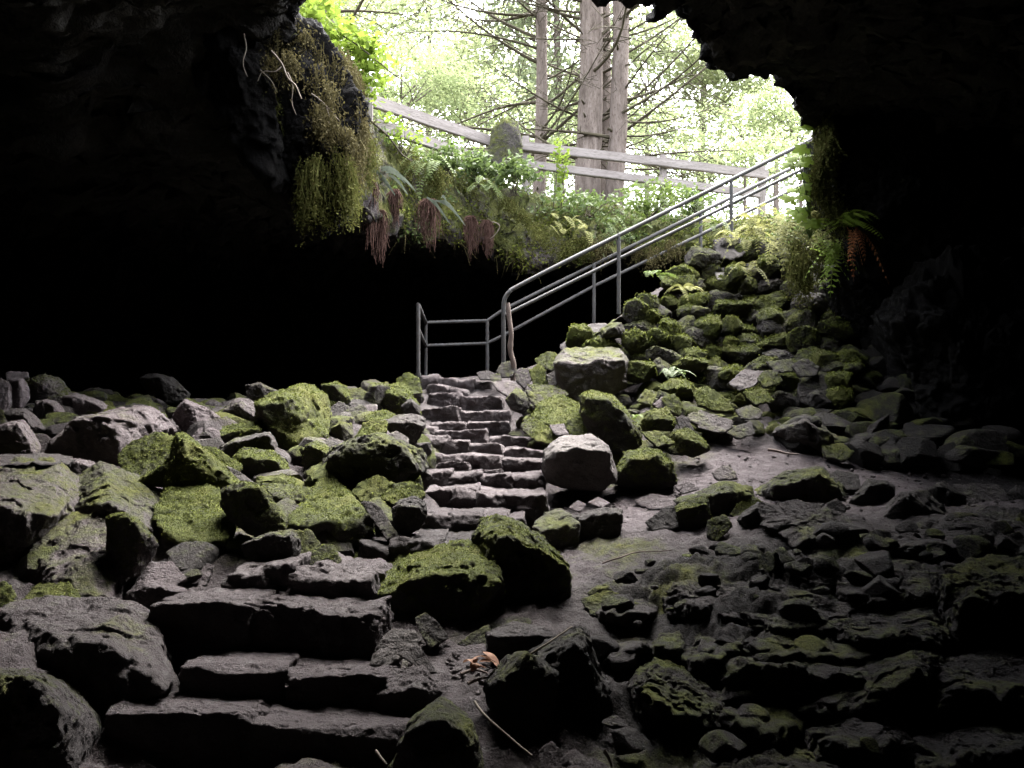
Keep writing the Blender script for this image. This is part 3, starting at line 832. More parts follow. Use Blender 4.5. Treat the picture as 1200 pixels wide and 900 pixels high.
rock('C', 7.3, '678,745 740,690 870,682 937,730 972,840 967,872 900,912 780,902 690,872 672,802', '683,772 760,756 850,744 932,738', 'square black boulder with a bare pale top right beside the steps', .04, 1.3, .25, t=.7, lean=.85, group=GM, sharp=50, rough=.9)
rock('C', 8.3, '833,502 895,490 957,510 1012,560 1092,650 1087,712 1040,747 960,742 880,682 850,612 838,560', '845,520 940,525 1000,580 1040,640 870,600', 'dark boulder with a shaggy moss cap above the square black one', .55, .6, .1, t=.7, group=GM)
rock('C', 9.0, '618,592 660,520 740,508 822,540 822,582 762,640 690,640', '', 'yellow-green mossy mound beside the dark moss-capped boulder', .95, 1.0, .2, t=.6, name='rock', cat='rock', group=GM)
rock('C', 8.8, '688,632 760,625 772,672 720,678', '', 'bare purple-grey stone under the yellow-green mound', .05, 1.0, .7, name='rock', cat='rock', group=GM)
rock('C', 8.5, '758,622 830,588 872,620 842,682 778,672', '', 'mossy stone above the square black boulder', .8, .9, .2, name='rock', cat='rock', group=GM)
rock('C', 9.7, '498,522 545,470 582,490 607,542 572,578 520,558', '530,490 560,560', 'dark pointed rock beside the upper steps with mossy crest', .4, .7, .2, name='rock', cat='rock', group=GM)
rock('C', 10.6, '433,442 520,435 562,470 515,512 460,475', '', 'flat mauve rock at the edge of the top steps', .12, 1.0, .8, name='rock', cat='rock', group=GM)
rock('C', 8.8, '558,640 575,598 622,598 700,658 745,685 700,712 640,705', '', 'long sloping mossy slab along the middle steps', .6, 1.0, .4, name='stone_slab', cat='rock', group=GM)
rock('C', 9.4, '585,475 650,500 680,540 640,560 610,530', '', 'rough grey stone between sloping slab and yellow-green mound', .4, .9, .5, name='rock', cat='rock', group=GM)
rock('G', 7.5, '42,182 70,112 120,100 155,106 187,140 197,187 120,197', '80,130 150,120 180,150', 'dark boulder with green moss behind the square black one', .62, .6, .1, group=GM)
rock('F', 8.6, '217,702 240,665 302,655 332,700 322,732 240,732', '235,690 320,700', 'dark mossy boulder below the little purple stone', .65, .65, .2, name='rock', cat='rock', group=GM)
rock('F', 8.9, '198,632 230,590 272,600 252,645', '', 'pale mossy stone above the dark moss-capped boulder', .5, 1.1, .2, name='rock', cat='rock', group=GM)
rock('F', 9.0, '253,645 290,613 303,652 280,662', '', 'little purple stone among moss', .02, 1.2, .9, name='rock', cat='rock', group=GM)
rock('F', 8.9, '288,622 330,605 363,650 350,682 308,662', '', 'rounded dark stone with mossy top beside the little purple stone', .6, .7, .2, name='rock', cat='rock', group=GM)
rock('F', 9.5, '278,582 320,553 372,563 395,590 330,605', '290,590 380,585', 'low stone with yellow moss top and black front under the wall', .9, .9, .2, name='rock', cat='rock', group=GM)
rock('F', 9.2, '398,592 440,578 522,630 543,670 490,668 420,642', '', 'long slab of yellow moss sloping toward the dirt', .92, 1.1, .2, name='stone_slab', cat='rock', group=GM)
rock('F', 8.8, '375,682 420,663 502,690 543,710 500,743 420,722', '', 'grey dirt-covered stone under the long yellow moss slab', .22, .85, .5, name='rock', cat='rock', group=GM)
rock('F', 8.2, '322,745 380,728 422,760 457,800 400,823 345,805', '345,755 430,790', 'mossy boulder at the corner of the dirt floor', .68, .75, .2, name='rock', cat='rock', group=GM)
rock('F', 8.1, '217,740 280,738 332,780 270,790', '', 'low grey-green stone beside the mossy corner boulder', .5, .8, .2, name='rock', cat='rock', group=GM)
rock('F', 8.4, '340,690 375,685 400,735 360,745', '', 'small dark stone behind the mossy corner boulder', .2, .6, .3, name='rock', cat='rock', group=GM)
rock('F', 9.8, '518,572 580,518 643,523 622,572 560,592', '', 'bare purple-grey slab in the middle of the mossy stones', .06, 1.15, .5, name='stone_slab', cat='rock', group=GM)
rock('F', 9.7, '625,550 650,525 692,525 712,562 650,585', '', 'dark mossy lump against the bare purple-grey slab', .5, .6, .1, name='rock', cat='rock', group=GM)
rock('F', 9.0, '548,662 600,646 643,670 632,693 570,693', '', 'grey stone at the upper edge of the dirt floor', .3, .8, .2, name='rock', cat='rock', group=GM)
rock('F', 9.2, '578,602 640,588 683,630 612,645', '', 'mossy stone above the grey stone at the dirt edge', .65, .75, .2, name='rock', cat='rock', group=GM)
rock('F', 8.7, '518,742 550,718 602,703 613,745 560,763', '', 'dark pointed stone at the dirt edge', .25, .65, .2, name='rock', cat='rock', group=GM)
rock('F', 8.7, '685,740 780,683 852,715 913,765 862,805 740,775', '790,705 840,780', 'broad sloping grey-green slab beyond the dirt floor', .34, .8, .2, t=.8, group=GM)
rock('F', 8.4, '855,792 920,778 963,815 930,843 865,828', '', 'green rounded stone at the end of the broad sloping slab', .5, .7, .2, name='rock', cat='rock', group=GM)
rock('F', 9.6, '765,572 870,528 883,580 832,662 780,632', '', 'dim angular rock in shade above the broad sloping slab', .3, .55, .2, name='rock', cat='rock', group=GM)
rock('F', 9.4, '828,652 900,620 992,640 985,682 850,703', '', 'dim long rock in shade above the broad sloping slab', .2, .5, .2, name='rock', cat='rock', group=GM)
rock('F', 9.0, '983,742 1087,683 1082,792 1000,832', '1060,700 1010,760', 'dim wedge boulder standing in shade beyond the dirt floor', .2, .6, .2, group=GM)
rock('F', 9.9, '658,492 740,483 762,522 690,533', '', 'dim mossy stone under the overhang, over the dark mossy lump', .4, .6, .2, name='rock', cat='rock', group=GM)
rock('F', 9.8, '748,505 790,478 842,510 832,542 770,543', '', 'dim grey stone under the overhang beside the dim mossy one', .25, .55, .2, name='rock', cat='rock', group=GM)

# --- the dirt path and its stones
rock('F', 7.5, '467,882 490,862 520,858 545,880 548,905 480,908', '', 'round yellow-grey stone alone on the dirt floor', .15, 1.2, .5, name='rock', cat='rock', group=GR)
rock('G', 6.8, '203,232 260,205 330,183 382,198 388,232 320,262 285,254', '215,242 330,205 380,222', 'low dark slab with a green moss edge on the dirt', .45, .65, .1, group=GR)
rock('G', 6.35, '198,245 230,228 272,223 287,287 232,308 203,292', '205,255 270,240', 'dark cube stone with mossy top in front of the low dark slab', .5, .55, .1, name='rock', cat='rock', group=GR)
rock('G', 6.3, '123,282 165,250 202,240 207,297 140,303', '', 'black stone beside the dark mossy cube stone', .15, .5, .2, name='rock', cat='rock', group=GR)
rock('G', 6.0, '278,282 320,263 343,290 300,333 278,322', '', 'small mossy stone before the dark cube stone', .5, .55, .2, name='rock', cat='rock', group=GR)
rock('G', 6.6, '333,262 380,213 422,235 360,283', '', 'tilted mossy flake leaning on the outcrop', .5, .65, .2, name='rock', cat='rock', group=GR)
rock('G', 6.25, '353,272 405,233 452,265 468,297 390,303', '365,275 410,245 440,280', 'black wedge stone beside the tilted mossy flake', .12, .55, .2, name='rock', cat='rock', group=GR)
rock('G', 7.1, '400,208 480,158 562,148 622,200 642,242 560,263 500,243 430,237', '470,190 560,175', 'broad mossy grey outcrop boulder rising from the dirt', .42, .7, .2, t=1.0, group=GR)
rock('G', 7.3, '558,192 600,153 652,165 657,203 600,205', '', 'dark stone on the shoulder of the mossy grey outcrop boulder', .15, .55, .2, name='rock', cat='rock', group=GR)
rock('G', 6.8, '638,232 680,178 742,185 742,242 690,283', '650,225 685,195 690,270', 'black angular rock next to the mossy grey outcrop boulder', .12, .55, .15, name='rock', cat='rock', group=GR)
rock('G', 5.9, '543,292 570,268 652,290 652,317 560,323', '', 'flat dark stone below the outcrop boulder', .12, .55, .3, name='rock', cat='rock', group=GR)
rock('G', 6.3, '568,245 600,223 627,245 610,275 575,270', '', 'small sharp dark stone at the outcrop boulder', .15, .55, .2, name='rock', cat='rock', group=GR)
rock('G', 6.2, '703,292 730,255 762,213 822,205 882,255 908,292 832,307 740,312', '765,222 830,290', 'large grey rock with a pointed roof shape on the dirt', .14, .8, .25, group=GR, sharp=34)
rock('G', 6.6, '818,212 870,183 922,220 932,267 900,278', '860,195 900,270', 'black rock behind the roof-shaped grey one', .08, .5, .15, name='rock', cat='rock', group=GR)
rock('G', 6.9, '898,192 950,186 1002,190 1042,225 1000,248 940,245', '', 'low dim grey slab past the roof-shaped grey rock', .1, .6, .3, name='rock', cat='rock', group=GR)
rock('G', 6.9, '1008,232 1060,188 1102,230 1082,263', '', 'dim angular rock at the picture edge past the low grey slab', .1, .5, .3, name='rock', cat='rock', group=GR)
rock('G', 7.1, '95,228 140,212 192,222 198,240 150,252 115,245', '', 'low mauve stone in the dirt before the mossy corner boulder', .06, .9, .8, name='rock', cat='rock', group=GR)
rock('G', 7.3, '193,192 230,180 257,200 215,212', '', 'small brown stone in the dirt by the low mauve stone', .1, .8, .7, name='rock', cat='rock', group=GR)
rock('P', 6.3, '674,606 714,594 727,598 726,632 690,641 677,631', '675,609 726,600 700,640', 'black block with a thin light rim below the square black boulder', .12, .7, .2, name='rock', cat='rock', group=GR)
rock('H', 6.2, '860,232 900,165 960,148 1022,185 1047,222 1042,332 980,368 930,342 868,272', '866,228 940,218 1036,202 1030,320', 'mossy block with bare white top at the end of the steps', .42, 1.1, .1, t=.6, lean=.75, group=GR, sharp=36)
rock('H', 6.4, '1000,132 1040,100 1075,118 1050,150', '', 'pinkish stone between the white-topped block and black block', .03, 1.3, .8, name='rock', cat='rock', group=GR)
rock('H', 6.5, '1085,110 1130,85 1180,110 1150,132', '', 'pale pink stone above the black block with the light rim', .03, 1.3, .8, name='rock', cat='rock', group=GR)
rock('G', 5.6, '85,380 150,365 215,378 232,405 160,425 95,410', '', 'low flat dark stone sunk in the dirt below the black block', .1, .5, .4, name='rock', cat='rock', group=GR)
rock('G', 5.8, '228,365 265,345 305,358 280,385 240,385', '', 'small black stone sunk in the dirt before the cube stone', .1, .5, .3, name='rock', cat='rock', group=GR)

# --- the lava shelf: bedrock ledges, one behind the other
for k, (ol, ed, ms, sh) in enumerate([
    ('320,445 400,410 500,398 620,425 640,470 560,500 430,500 340,480', '380,470 560,480', .30, .50),
    ('590,430 680,400 760,388 900,398 930,450 860,500 740,525 610,500', '640,470 800,480', .28, .42),
    ('870,420 960,385 1071,378 1200,400 1200,620 1071,620 930,610 880,520', '920,480 1080,470', .35, .34),
    ('180,455 250,432 330,430 420,478 380,535 280,545 190,520', '250,505 380,510', .22, .62),
    ('350,500 430,470 520,468 640,500 640,560 520,580 400,570', '400,545 600,535', .38, .46),
    ('600,520 720,500 860,510 900,580 800,640 680,620 610,580', '660,575 840,565', .34, .38),
    ('355,600 430,560 520,532 640,545 720,575 700,635 560,645 400,635', '420,612 680,612', .36, .46),
    ('240,560 310,540 370,560 380,610 310,640 245,610', '270,605 360,600', .48, .5),
    ('143,592 165,560 205,550 218,585 205,625 160,640', '155,600 205,590', .55, .5),
    ('203,612 250,590 300,588 318,640 280,690 230,690', '225,625 305,620', .42, .46),
    ('300,660 350,615 450,640 560,655 690,642 700,690 600,730 460,740 330,710', '340,668 480,690 660,672', .34, .48),
    ('90,690 130,640 200,640 250,700 330,755 300,810 200,790 110,750', '130,720 260,760', .58, .5),
    ('300,740 380,720 470,740 520,790 460,850 360,840 300,800', '340,800 470,800', .46, .46),
    ('500,740 600,715 700,665 760,605 840,622 830,700 740,760 600,790', '560,765 720,735 800,670', .36, .4),
    ('530,800 620,752 700,730 800,800 790,870 660,900 540,880', '580,850 740,840', .2, .42),
    ('790,680 880,635 960,615 1071,625 1200,640 1200,780 1000,800 860,790', '850,740 1050,720', .3, .32),
    ('440,850 520,830 620,870 760,890 760,960 440,960', '500,900 700,920', .25, .42),
    ('780,830 880,790 980,785 1100,800 1200,820 1200,980 800,980', '840,880 1050,860', .2, .3),
    ('0,505 50,480 110,470 150,500 110,535 40,540', '40,520 120,515', .25, .6),
    ('0,590 60,565 115,570 140,600 90,635 10,630', '30,612 110,605', .2, .55),
    ('150,660 170,700 250,740 240,800 150,800 100,760', '', .5, .42),
    ('420,240 520,235 640,262 700,300 640,335 500,330 430,290', '', .3, .6),
    ('690,320 800,300 920,300 1000,310 1000,350 860,372 720,360', '750,345 930,340', .14, .6),
    ('900,280 1000,250 1100,270 1180,300 1180,350 1000,360 920,330', '950,335 1120,330', .14, .5),
]):
    yb = max(q[1] for q in parse('G', ol))
    d = float(np.interp(yb, [590, 625, 660, 700, 765, 850, 925], [7.0, 6.0, 5.25, 4.85, 4.25, 3.6, 3.15]))
    rock('G', d, ol, ed, None, ms * .72, sh * .95, .42, t=.55, lean=1.0, name='rock_ledge', sharp=24, rough=1.5, grow=1.12, kind='structure')

# --- round the lower steps
rock('H', 4.7, '83,525 130,450 230,375 330,330 450,300 560,285 640,297 668,400 695,500 640,590 520,690 400,690 250,650 150,640 90,600', '140,520 330,440 560,400 672,470 480,560', 'long mossy boulder lying at the heart of the lower stairs', .60, .52, .1, t=.9, group=GF, sharp=26)
rock('H', 4.95, '588,262 620,205 680,183 760,205 862,260 962,375 987,500 960,590 850,625 700,640 640,560 640,400', '642,300 740,262 860,368 963,380', 'big black boulder with a bright moss ridge at the stair foot', .52, .5, .05, t=.8, group=GF, sharp=34)
rock('H', 4.2, '323,622 370,598 422,640 467,700 400,745 370,722', '', 'small dark block under the long mossy boulder', .22, .5, .2, name='rock', cat='rock', group=GF)
rock('H', 4.25, '458,772 560,700 647,653 662,782 545,812', '', 'greenish wedge stone under the long mossy boulder', .35, .55, .2, name='rock', cat='rock', group=GF)
rock('H', 4.5, '648,642 750,608 837,625 822,652 660,672', '', 'thin stone under the big black boulder', .2, .5, .2, name='rock', cat='rock', group=GF)
rock('H', 4.15, '648,688 760,638 902,670 933,712 880,770 740,822 655,785', '655,695 800,700 925,702', 'black block with rough grey top below the big black boulder', .04, .62, .35, name='boulder', cat='boulder', group=GF, sharp=36, lean=.8)
rock('H', 3.9, '128,822 168,722 230,663 302,663 352,712 330,745 240,775 200,825', '', 'smooth pale grey stone at the end of the second step', .03, .95, .25, name='rock', cat='rock', group=GF)
rock('H', 3.8, '248,772 340,738 418,852 380,856 330,802', '', 'thin tilted flake beside the smooth pale grey stone', .03, .8, .3, name='rock', cat='rock', group=GF, t=.12)
rock('E', 3.6, '262,702 268,640 330,560 440,560 495,632 462,692 380,735 300,745', '300,640 440,620', 'mauve-grey rock below the smooth pale grey stone', .05, .75, .6, name='rock', cat='rock', group=GF)
rock('E', 3.45, '653,622 730,520 765,503 812,503 905,572 870,780 720,770 690,700', '670,620 800,512 890,580', 'black boulder with a lit green edge near the dry leaves', .25, .48, .1, group=GF, sharp=34)
rock('E', 3.7, '812,505 900,470 985,418 1045,540 1105,700 1085,830 900,830 850,700', '850,540 1000,470', 'big black boulder with a twig on its crest', .14, .42, .1, t=.7, group=GF)
rock('E', 2.95, '335,890 400,740 500,663 582,720 625,820 640,930 400,940', '395,760 500,745 585,760 440,900 610,880', 'tent-shaped boulder with mossy shoulders at the bottom of the picture', .42, .6, .3, t=.5, group=GF, sharp=34)
rock('E', 2.95, '848,835 890,808 955,880 950,920 862,920', '', 'small brown stone at the bottom edge near dead twigs', .05, .75, .7, name='rock', cat='rock', group=GF)
rock('E', 2.85, '955,890 1040,868 1095,900 1090,930 960,930', '', 'flat brown stone at the bottom edge beside the small brown one', .05, .7, .7, name='rock', cat='rock', group=GF)
rock('E', 4.75, '1000,310 1080,280 1160,300 1200,340 1100,370 1030,360', '', 'mossy low stone in the slope past the big black boulder', .4, .5, .2, name='rock', cat='rock', group=GF)
rock('E', 4.5, '1060,440 1150,400 1220,430 1230,480 1120,500', '', 'dark low stone in the slope beyond the twig-topped boulder', .12, .5, .3, name='rock', cat='rock', group=GF)

# ------------------------------------------------------------------ the rock that hangs down beside the opening
for args in [
    (10.0, '958,142 956,205 974,250 1000,290 1022,316 1065,332 1150,310 1260,250 1260,60 1100,30 1000,90', '990,190 1040,270 1150,200', .22, 1.6, 'cave_wall_bulge'),
    (9.2, '1045,345 1080,300 1130,290 1280,330 1280,560 1190,600 1110,560 1060,420', '1110,380 1160,470', .05, 1.5, 'cave_wall_bulge'),
    (10.5, '972,316 1010,296 1070,310 1075,430 1020,420 985,370', '1010,340 1040,380', .1, .7, 'cave_wall_bulge'),
    (9.8, '288,20 345,8 400,62 424,110 420,170 408,235 382,268 362,255 352,215 335,170 305,110 286,62', '340,90 390,190', .10, 1.1, 'cave_wall_bulge'),
    (9.6, '190,-60 290,-60 300,20 292,110 330,180 345,240 300,200 250,120 200,40', '260,60', .03, 1.4, 'cave_wall_bulge'),
]:
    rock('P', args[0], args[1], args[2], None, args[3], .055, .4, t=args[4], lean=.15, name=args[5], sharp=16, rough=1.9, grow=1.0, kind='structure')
# ------------------------------------------------------------------ stone stairs
STAIRS = thing('stone_staircase', 'rough stone stairs climbing from the cave floor to the railed landing', 'staircase', (0, 0, 0))
_sk = [0]


def block(name, x0, x1, yt, yb, d, run, shade=1.0, warm=.7, moss=.03, tilt=0.0, rough=1.0, sharp=30, parent=None, under=.12, dip=.055):
    """a squared step stone: front top edge seen from x0 to x1 at height yt, foot at yb, d metres off, running back `run` metres"""
    _sk[0] += 1
    rs = random.Random(_sk[0])
    a, b = at(x0, yt - tilt, d), at(x1, yt + tilt, d)
    zb = at(x0, yb, d)[2] - under
    pts = []
    nseg = max(2, int((x1 - x0) / 40))
    for k in range(nseg + 1):
        f = k / nseg
        p = a * (1 - f) + b * f
        e = 0.04 * min(1, (x1 - x0) / 60)
        j = lambda s: rs.uniform(-s, s)
        pts.append(p + np.array((0, j(e), j(.018))))
        pts.append(np.array((p[0] + j(.01), d + .02 + j(e), zb)))
        pts.append(p + np.array((0, run + j(.03), j(.012) - dip)))
        pts.append(np.array((p[0], d + run, zb)))
    pts.append(at(x0, (yt + yb) / 2, d + .05) - np.array((.02, 0, 0)))
    pts.append(at(x1, (yt + yb) / 2, d + .05) + np.array((.02, 0, 0)))
    pix = max(x1 - x0, yb - yt)
    me, c = rock_mesh(name, pts, 7 if pix > 120 else 6 if pix > 30 else 5, sharp, rough, 50 + _sk[0] * 2.11)
    o = link(name, me, M['rock'], parent or STAIRS)
    o.location = c
    o['moss'] = moss; o['shade'] = shade; o['warm'] = warm
    return o


def row(crop, d, txt, run, shade, warm=.8, **kw):
    for q in txt.split():
        x0, x1, yt, yb = (float(v) for v in q.split(','))
        (a, t), (b, u) = parse(crop, '%f,%f %f,%f' % (x0, yt, x1, yb))
        block('step_stone', a - .5, b + .5, t, u, d + random.uniform(-.04, .04), run, shade * random.uniform(.85, 1.15), warm, tilt=random.uniform(-.6, .6), **kw)


row('C', 11.7, '110,200,412,482 200,284,424,480 284,360,432,492 360,436,438,490', 1.0, .95)
row('C', 11.3, '150,245,452,502 250,330,470,500', .6, .95)
row('C', 10.9, '158,296,490,550 300,482,506,562', .7, .95)
row('C', 10.3, '130,290,548,617 280,400,566,614 400,517,568,612', .9, 1.0)
row('C', 9.8, '165,322,620,662 328,508,615,674', .8, 1.0)
row('C', 9.2, '130,180,640,690 172,412,657,720 426,622,682,732', .8, .95)
row('C', 8.6, '122,232,682,757 230,327,700,767 327,488,716,777 488,660,738,782', .8, .95)
row('C', 8.1, '118,212,755,832 208,350,762,800 340,482,765,832 478,672,785,852', .8, .9)
row('C', 7.9, '205,335,800,835 350,480,825,850', .3, .8)
row('C', 7.45, '122,250,838,902 245,388,842,902 388,520,856,902 518,664,852,902', .9, .85)
row('H', 6.65, '352,470,58,168 465,592,54,168 588,720,74,172 715,900,76,172', .9, .85)
row('H', 5.9, '350,480,172,276 478,608,172,278 606,730,172,262 725,805,190,262', .8, .65)
row('H', 5.2, '78,212,292,392 208,300,276,402 298,430,280,402 425,560,286,402', .9, .5, warm=.5)
# the broad lower steps
block('step_stone', 262, 345, 668, 712, 4.52, .7, .8, .6, tilt=-5, rough=1.5)
block('step_stone', 335, 436, 672, 722, 4.5, .7, .85, .6, tilt=5, rough=1.7)
block('step_stone', 178, 292, 706, 762, 4.06, .5, .62, .75, tilt=2)
block('step_stone', 286, 440, 718, 766, 4.05, .5, .66, .75, tilt=5, rough=1.3)
block('step_stone', 214, 332, 778, 828, 3.69, .42, .62, .85, tilt=4, rough=.7)
block('step_stone', 328, 455, 790, 832, 3.68, .42, .62, .85, tilt=1, rough=.9)
block('step_stone', 128, 300, 835, 890, 3.4, .33, .60, .85, tilt=4, rough=.7)
block('step_stone', 296, 500, 853, 900, 3.37, .36, .60, .85, tilt=5, rough=.7)

# ------------------------------------------------------------------ the stacked, overgrown wall under the railing
WALL = thing('stacked_stone_wall', 'overgrown wall of stacked mossy stones sloping up beneath the steel railing', 'stone wall', (0, 0, 0))
_wpoly = [(650, 412), (690, 386), (725, 362), (765, 340), (800, 312), (835, 288), (870, 280), (925, 290), (985, 330), (1000, 380), (1000, 440), (980, 478), (900, 478), (850, 470), (800, 455), (735, 440), (728, 405)]


def in_poly(x, y, poly):
    c = False
    for k in range(len(poly)):
        (ax, ay), (bx, by) = poly[k], poly[(k + 1) % len(poly)]
        if (ay > y) != (by > y) and x < (bx - ax) * (y - ay) / (by - ay) + ax:
            c = not c
    return c


def wall_depth(x, y):
    return 9.7 + (500 - y) / 220 * 2.9 + max(0, (x - 880)) * -.004


_rw = random.Random(11)
_cells = []
y = 468.0
while y > 283:
    x = 640 + _rw.uniform(0, 26)
    while x < 1010:
        wpx = _rw.choice((20, 26, 32, 38, 46)) * _rw.uniform(.9, 1.1)
        if in_poly(x + wpx / 2, y, _wpoly):
            _cells.append((x + wpx / 2 + _rw.uniform(-4, 4), y + _rw.uniform(-6, 6), wpx))
        x += wpx * .9
    y -= 16.5
for (x, y, wpx) in _cells:
    h = min(wpx * .85, _rw.uniform(16, 29))
    right = max(0, min(1, (x - 810) / 100))
    mossy = _rw.choice((.45, .7, .8, .9, 1.0)) - right * _rw.uniform(.1, .5)
    d = wall_depth(x, y) + _rw.uniform(-.25, .15)
    c = at(x, y, d + .1)
    rr = np.random.default_rng(int(x * 17 + y))
    dv = rand_dirs(22, rr)
    a_ = rr.uniform(-.35, .35)
    e = (np.abs(dv) ** 3).sum(1) ** (-1 / 3)
    q = dv * e[:, None] * np.array((wpx, rr.uniform(28, 42), h * 1.15)) / FPX * d * .58 * rr.uniform(.8, 1.1, 22)[:, None]
    q = np.column_stack([q[:, 0] * math.cos(a_) - q[:, 2] * math.sin(a_), q[:, 1], q[:, 0] * math.sin(a_) + q[:, 2] * math.cos(a_)])
    _rk[0] += 1
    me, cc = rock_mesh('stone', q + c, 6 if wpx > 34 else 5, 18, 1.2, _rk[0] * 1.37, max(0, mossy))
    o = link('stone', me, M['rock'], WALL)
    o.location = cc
    o['moss'] = float(max(0, mossy)); o['shade'] = _rw.uniform(.55, 1.15) * (1 - .35 * right); o['warm'] = .25  # colour darkened toward the right, standing in for shade under the overhang
rock('P', wall_depth(849, 322) - .2, '838,318 848,315 858,318 857,327 842,328', '', None, 0, 2.6, .1, t=.3, name='pale_stone', parent=WALL)
rock('P', 12.0, '838,282 850,276 868,280 874,296 858,304 840,300', '', None, .1, .8, .2, t=.5, name='post_stone', parent=WALL)
# moss and grass drooping from the stones' lips
_tm = MB()
for o in [x for x in COL.objects if x.parent == WALL and x['moss'] > .5]:
    rr = np.random.default_rng(int(abs(o.location.x * 997 + o.location.z * 331)))
    co_ = np.array([v.co[:] for v in o.data.vertices]) + np.array(o.location)
    top = co_[(co_[:, 1] < co_[:, 1].mean() + .03) & (co_[:, 2] > np.percentile(co_[:, 2], 55))]
    if len(top) < 10:
        continue
    for b in top[rr.integers(0, len(top), int(16 * o['moss']))]:
        f = np.linspace(0, 1, 4)[:, None]
        L = rr.uniform(.04, .13)
        ribbon(_tm, b + np.array((rr.normal(0, .5), -.55, rr.uniform(-.2, .7))) * L * f + np.array((0, 0, -.9)) * L * f * f, .006 * (1 - .7 * f[:, 0]))
    leaves(_tm, top[rr.integers(0, len(top), int(70 * o['moss']))] + rr.normal(0, .018, (int(70 * o['moss']), 3)), .016, 1.0, rr, .5)
tag(_tm.obj('moss_tufts', M['moss_fuzz'], WALL, smooth=False), kind='stuff')
# the packed earth and stone that carries the railing behind the wall's face
CORE = MB()


def core_profile():
    px = np.linspace(640, 960, 60)
    top = np.interp(px, [640, 690, 725, 765, 800, 835, 870, 905, 960], [425, 392, 370, 347, 318, 293, 284, 288, 280]) + 4
    V = []
    for k, x in enumerate(px):
        d0 = wall_depth(x, top[k])
        for j in range(9):
            f = j / 8
            q = at(x, top[k], d0 + .3)
            V.append(np.array((q[0], d0 + .3 + f * 1.2, q[2] - .03 + .1 * math.sin(k * 1.3 + j) * .3)))
        for j in range(1, 5):
            q = at(x, top[k], d0 + .3)
            V.append(np.array((q[0], d0 + 1.35 + .1 * j, q[2] - .9 * j)))
    m = 13
    i = np.arange(59)[:, None] * m
    jj = np.arange(m - 1)[None]
    F = np.stack([i + jj, i + m + jj, i + m + jj + 1, i + jj + 1], -1).reshape(-1, 4)
    V = np.array(V)
    V += .06 * np.stack([fbm(V * 3 + 9 * k, 3) for k in range(3)], 1)
    return V, F


CV, CF = core_profile()
link('wall_core', mesh_np('wall_core', CV, CF, True, {'moss': np.full(len(CV), .5), 'shade': np.full(len(CV), .6), 'warm': np.full(len(CV), .3)}), M['floor'], WALL)
# ------------------------------------------------------------------ steel railings
def P(px, py, d): return at(px, py, d)


def rail_obj(name, pts, r, parent, seg=10):
    mb = MB()
    mb.tube(pts, r, seg)
    return mb.obj(name, M['steel'], parent)


def smooth_path(pts, k=6):
    pts = np.asarray(pts, float)
    out = []
    for i in range(len(pts) - 1):
        p0, p1, p2, p3 = pts[max(i - 1, 0)], pts[i], pts[i + 1], pts[min(i + 2, len(pts) - 1)]
        for j in range(k):
            t = j / k
            out.append(.5 * (2 * p1 + (p2 - p0) * t + (2 * p0 - 5 * p1 + 4 * p2 - p3) * t * t + (3 * p1 - p0 - 3 * p2 + p3) * t ** 3))
    out.append(pts[-1])
    return np.array(out)


RA = thing('stair_railing', 'grey steel railing nearer the eye, with a rounded bend where it meets the landing', 'railing', tuple(P(590, 430, 12.0)))
RAo = np.array(RA.location)
top = [P(590, 432, 12), P(590, 400, 12), P(590, 370, 12), P(590.3, 356, 12), P(592.5, 348, 12), P(597, 342, 12), P(605, 336.5, 12.02), P(660, 308, 12.1), P(760, 258.5, 12.4), P(938, 170, 12.8), P(1010, 134, 13.0)]
rail_obj('top_rail', smooth_path(top) - RAo, .032, RA)
rail_obj('middle_rail', np.array([P(590, 370, 12), P(760, 286, 12.4), P(929, 204, 12.8), P(1005, 167, 13)]) - RAo, .026, RA)
rail_obj('post', np.array([P(725, 274, 12.3), P(725, 368, 12.3)]) - RAo, .029, RA)
rail_obj('post', np.array([P(857, 211, 12.62), P(857, 288, 12.62)]) - RAo, .029, RA)
RB = thing('stair_railing', 'lower-looking far steel railing that wraps round the landing as a square pen', 'railing', tuple(P(571, 440, 14)))
RBo = np.array(RB.location)
rail_obj('top_rail', np.array([P(490, 357, 11.8), P(499, 378, 14), P(571, 376, 14.02), P(590, 363, 14.05), P(641, 337.5, 14.15), P(780, 269, 14.4), P(929, 196.5, 14.7), P(1000, 162, 14.8)]) - RBo, .032, RB)
rail_obj('middle_rail', np.array([P(490, 386, 11.8), P(499, 405, 14), P(571, 402.5, 14.02), P(590, 393, 14.05), P(694, 336.5, 14.2), P(780, 295, 14.4), P(929, 222.5, 14.7), P(1000, 188, 14.8)]) - RBo, .030, RB)
for (x, a, b, d, r) in [(490, 356, 442, 11.8, .030), (499, 377, 440, 14, .030), (571, 375, 442, 14.02, .032), (696, 310, 384, 14.2, .032), (821, 249, 306, 14.5, .032)]:
    rail_obj('post', np.array([P(x, a, d), P(x, b, d)]) - RBo, r, RB)

for (root_, o_, x, y, d) in [(RA, RAo, 590, 431, 12.0), (RB, RBo, 490, 441, 11.8), (RB, RBo, 571, 441, 14.02)]:
    mb = MB(); c_ = P(x, y, d) - o_
    mb.tube(np.array([c_ + (0, 0, -.01), c_ + (0, 0, .012)]), .075, 16); mb.tube(np.array([c_ + (0, 0, .012), c_ + (0, 0, .05)]), .042, 12)
    mb.obj('base_plate', M['steel'], root_)

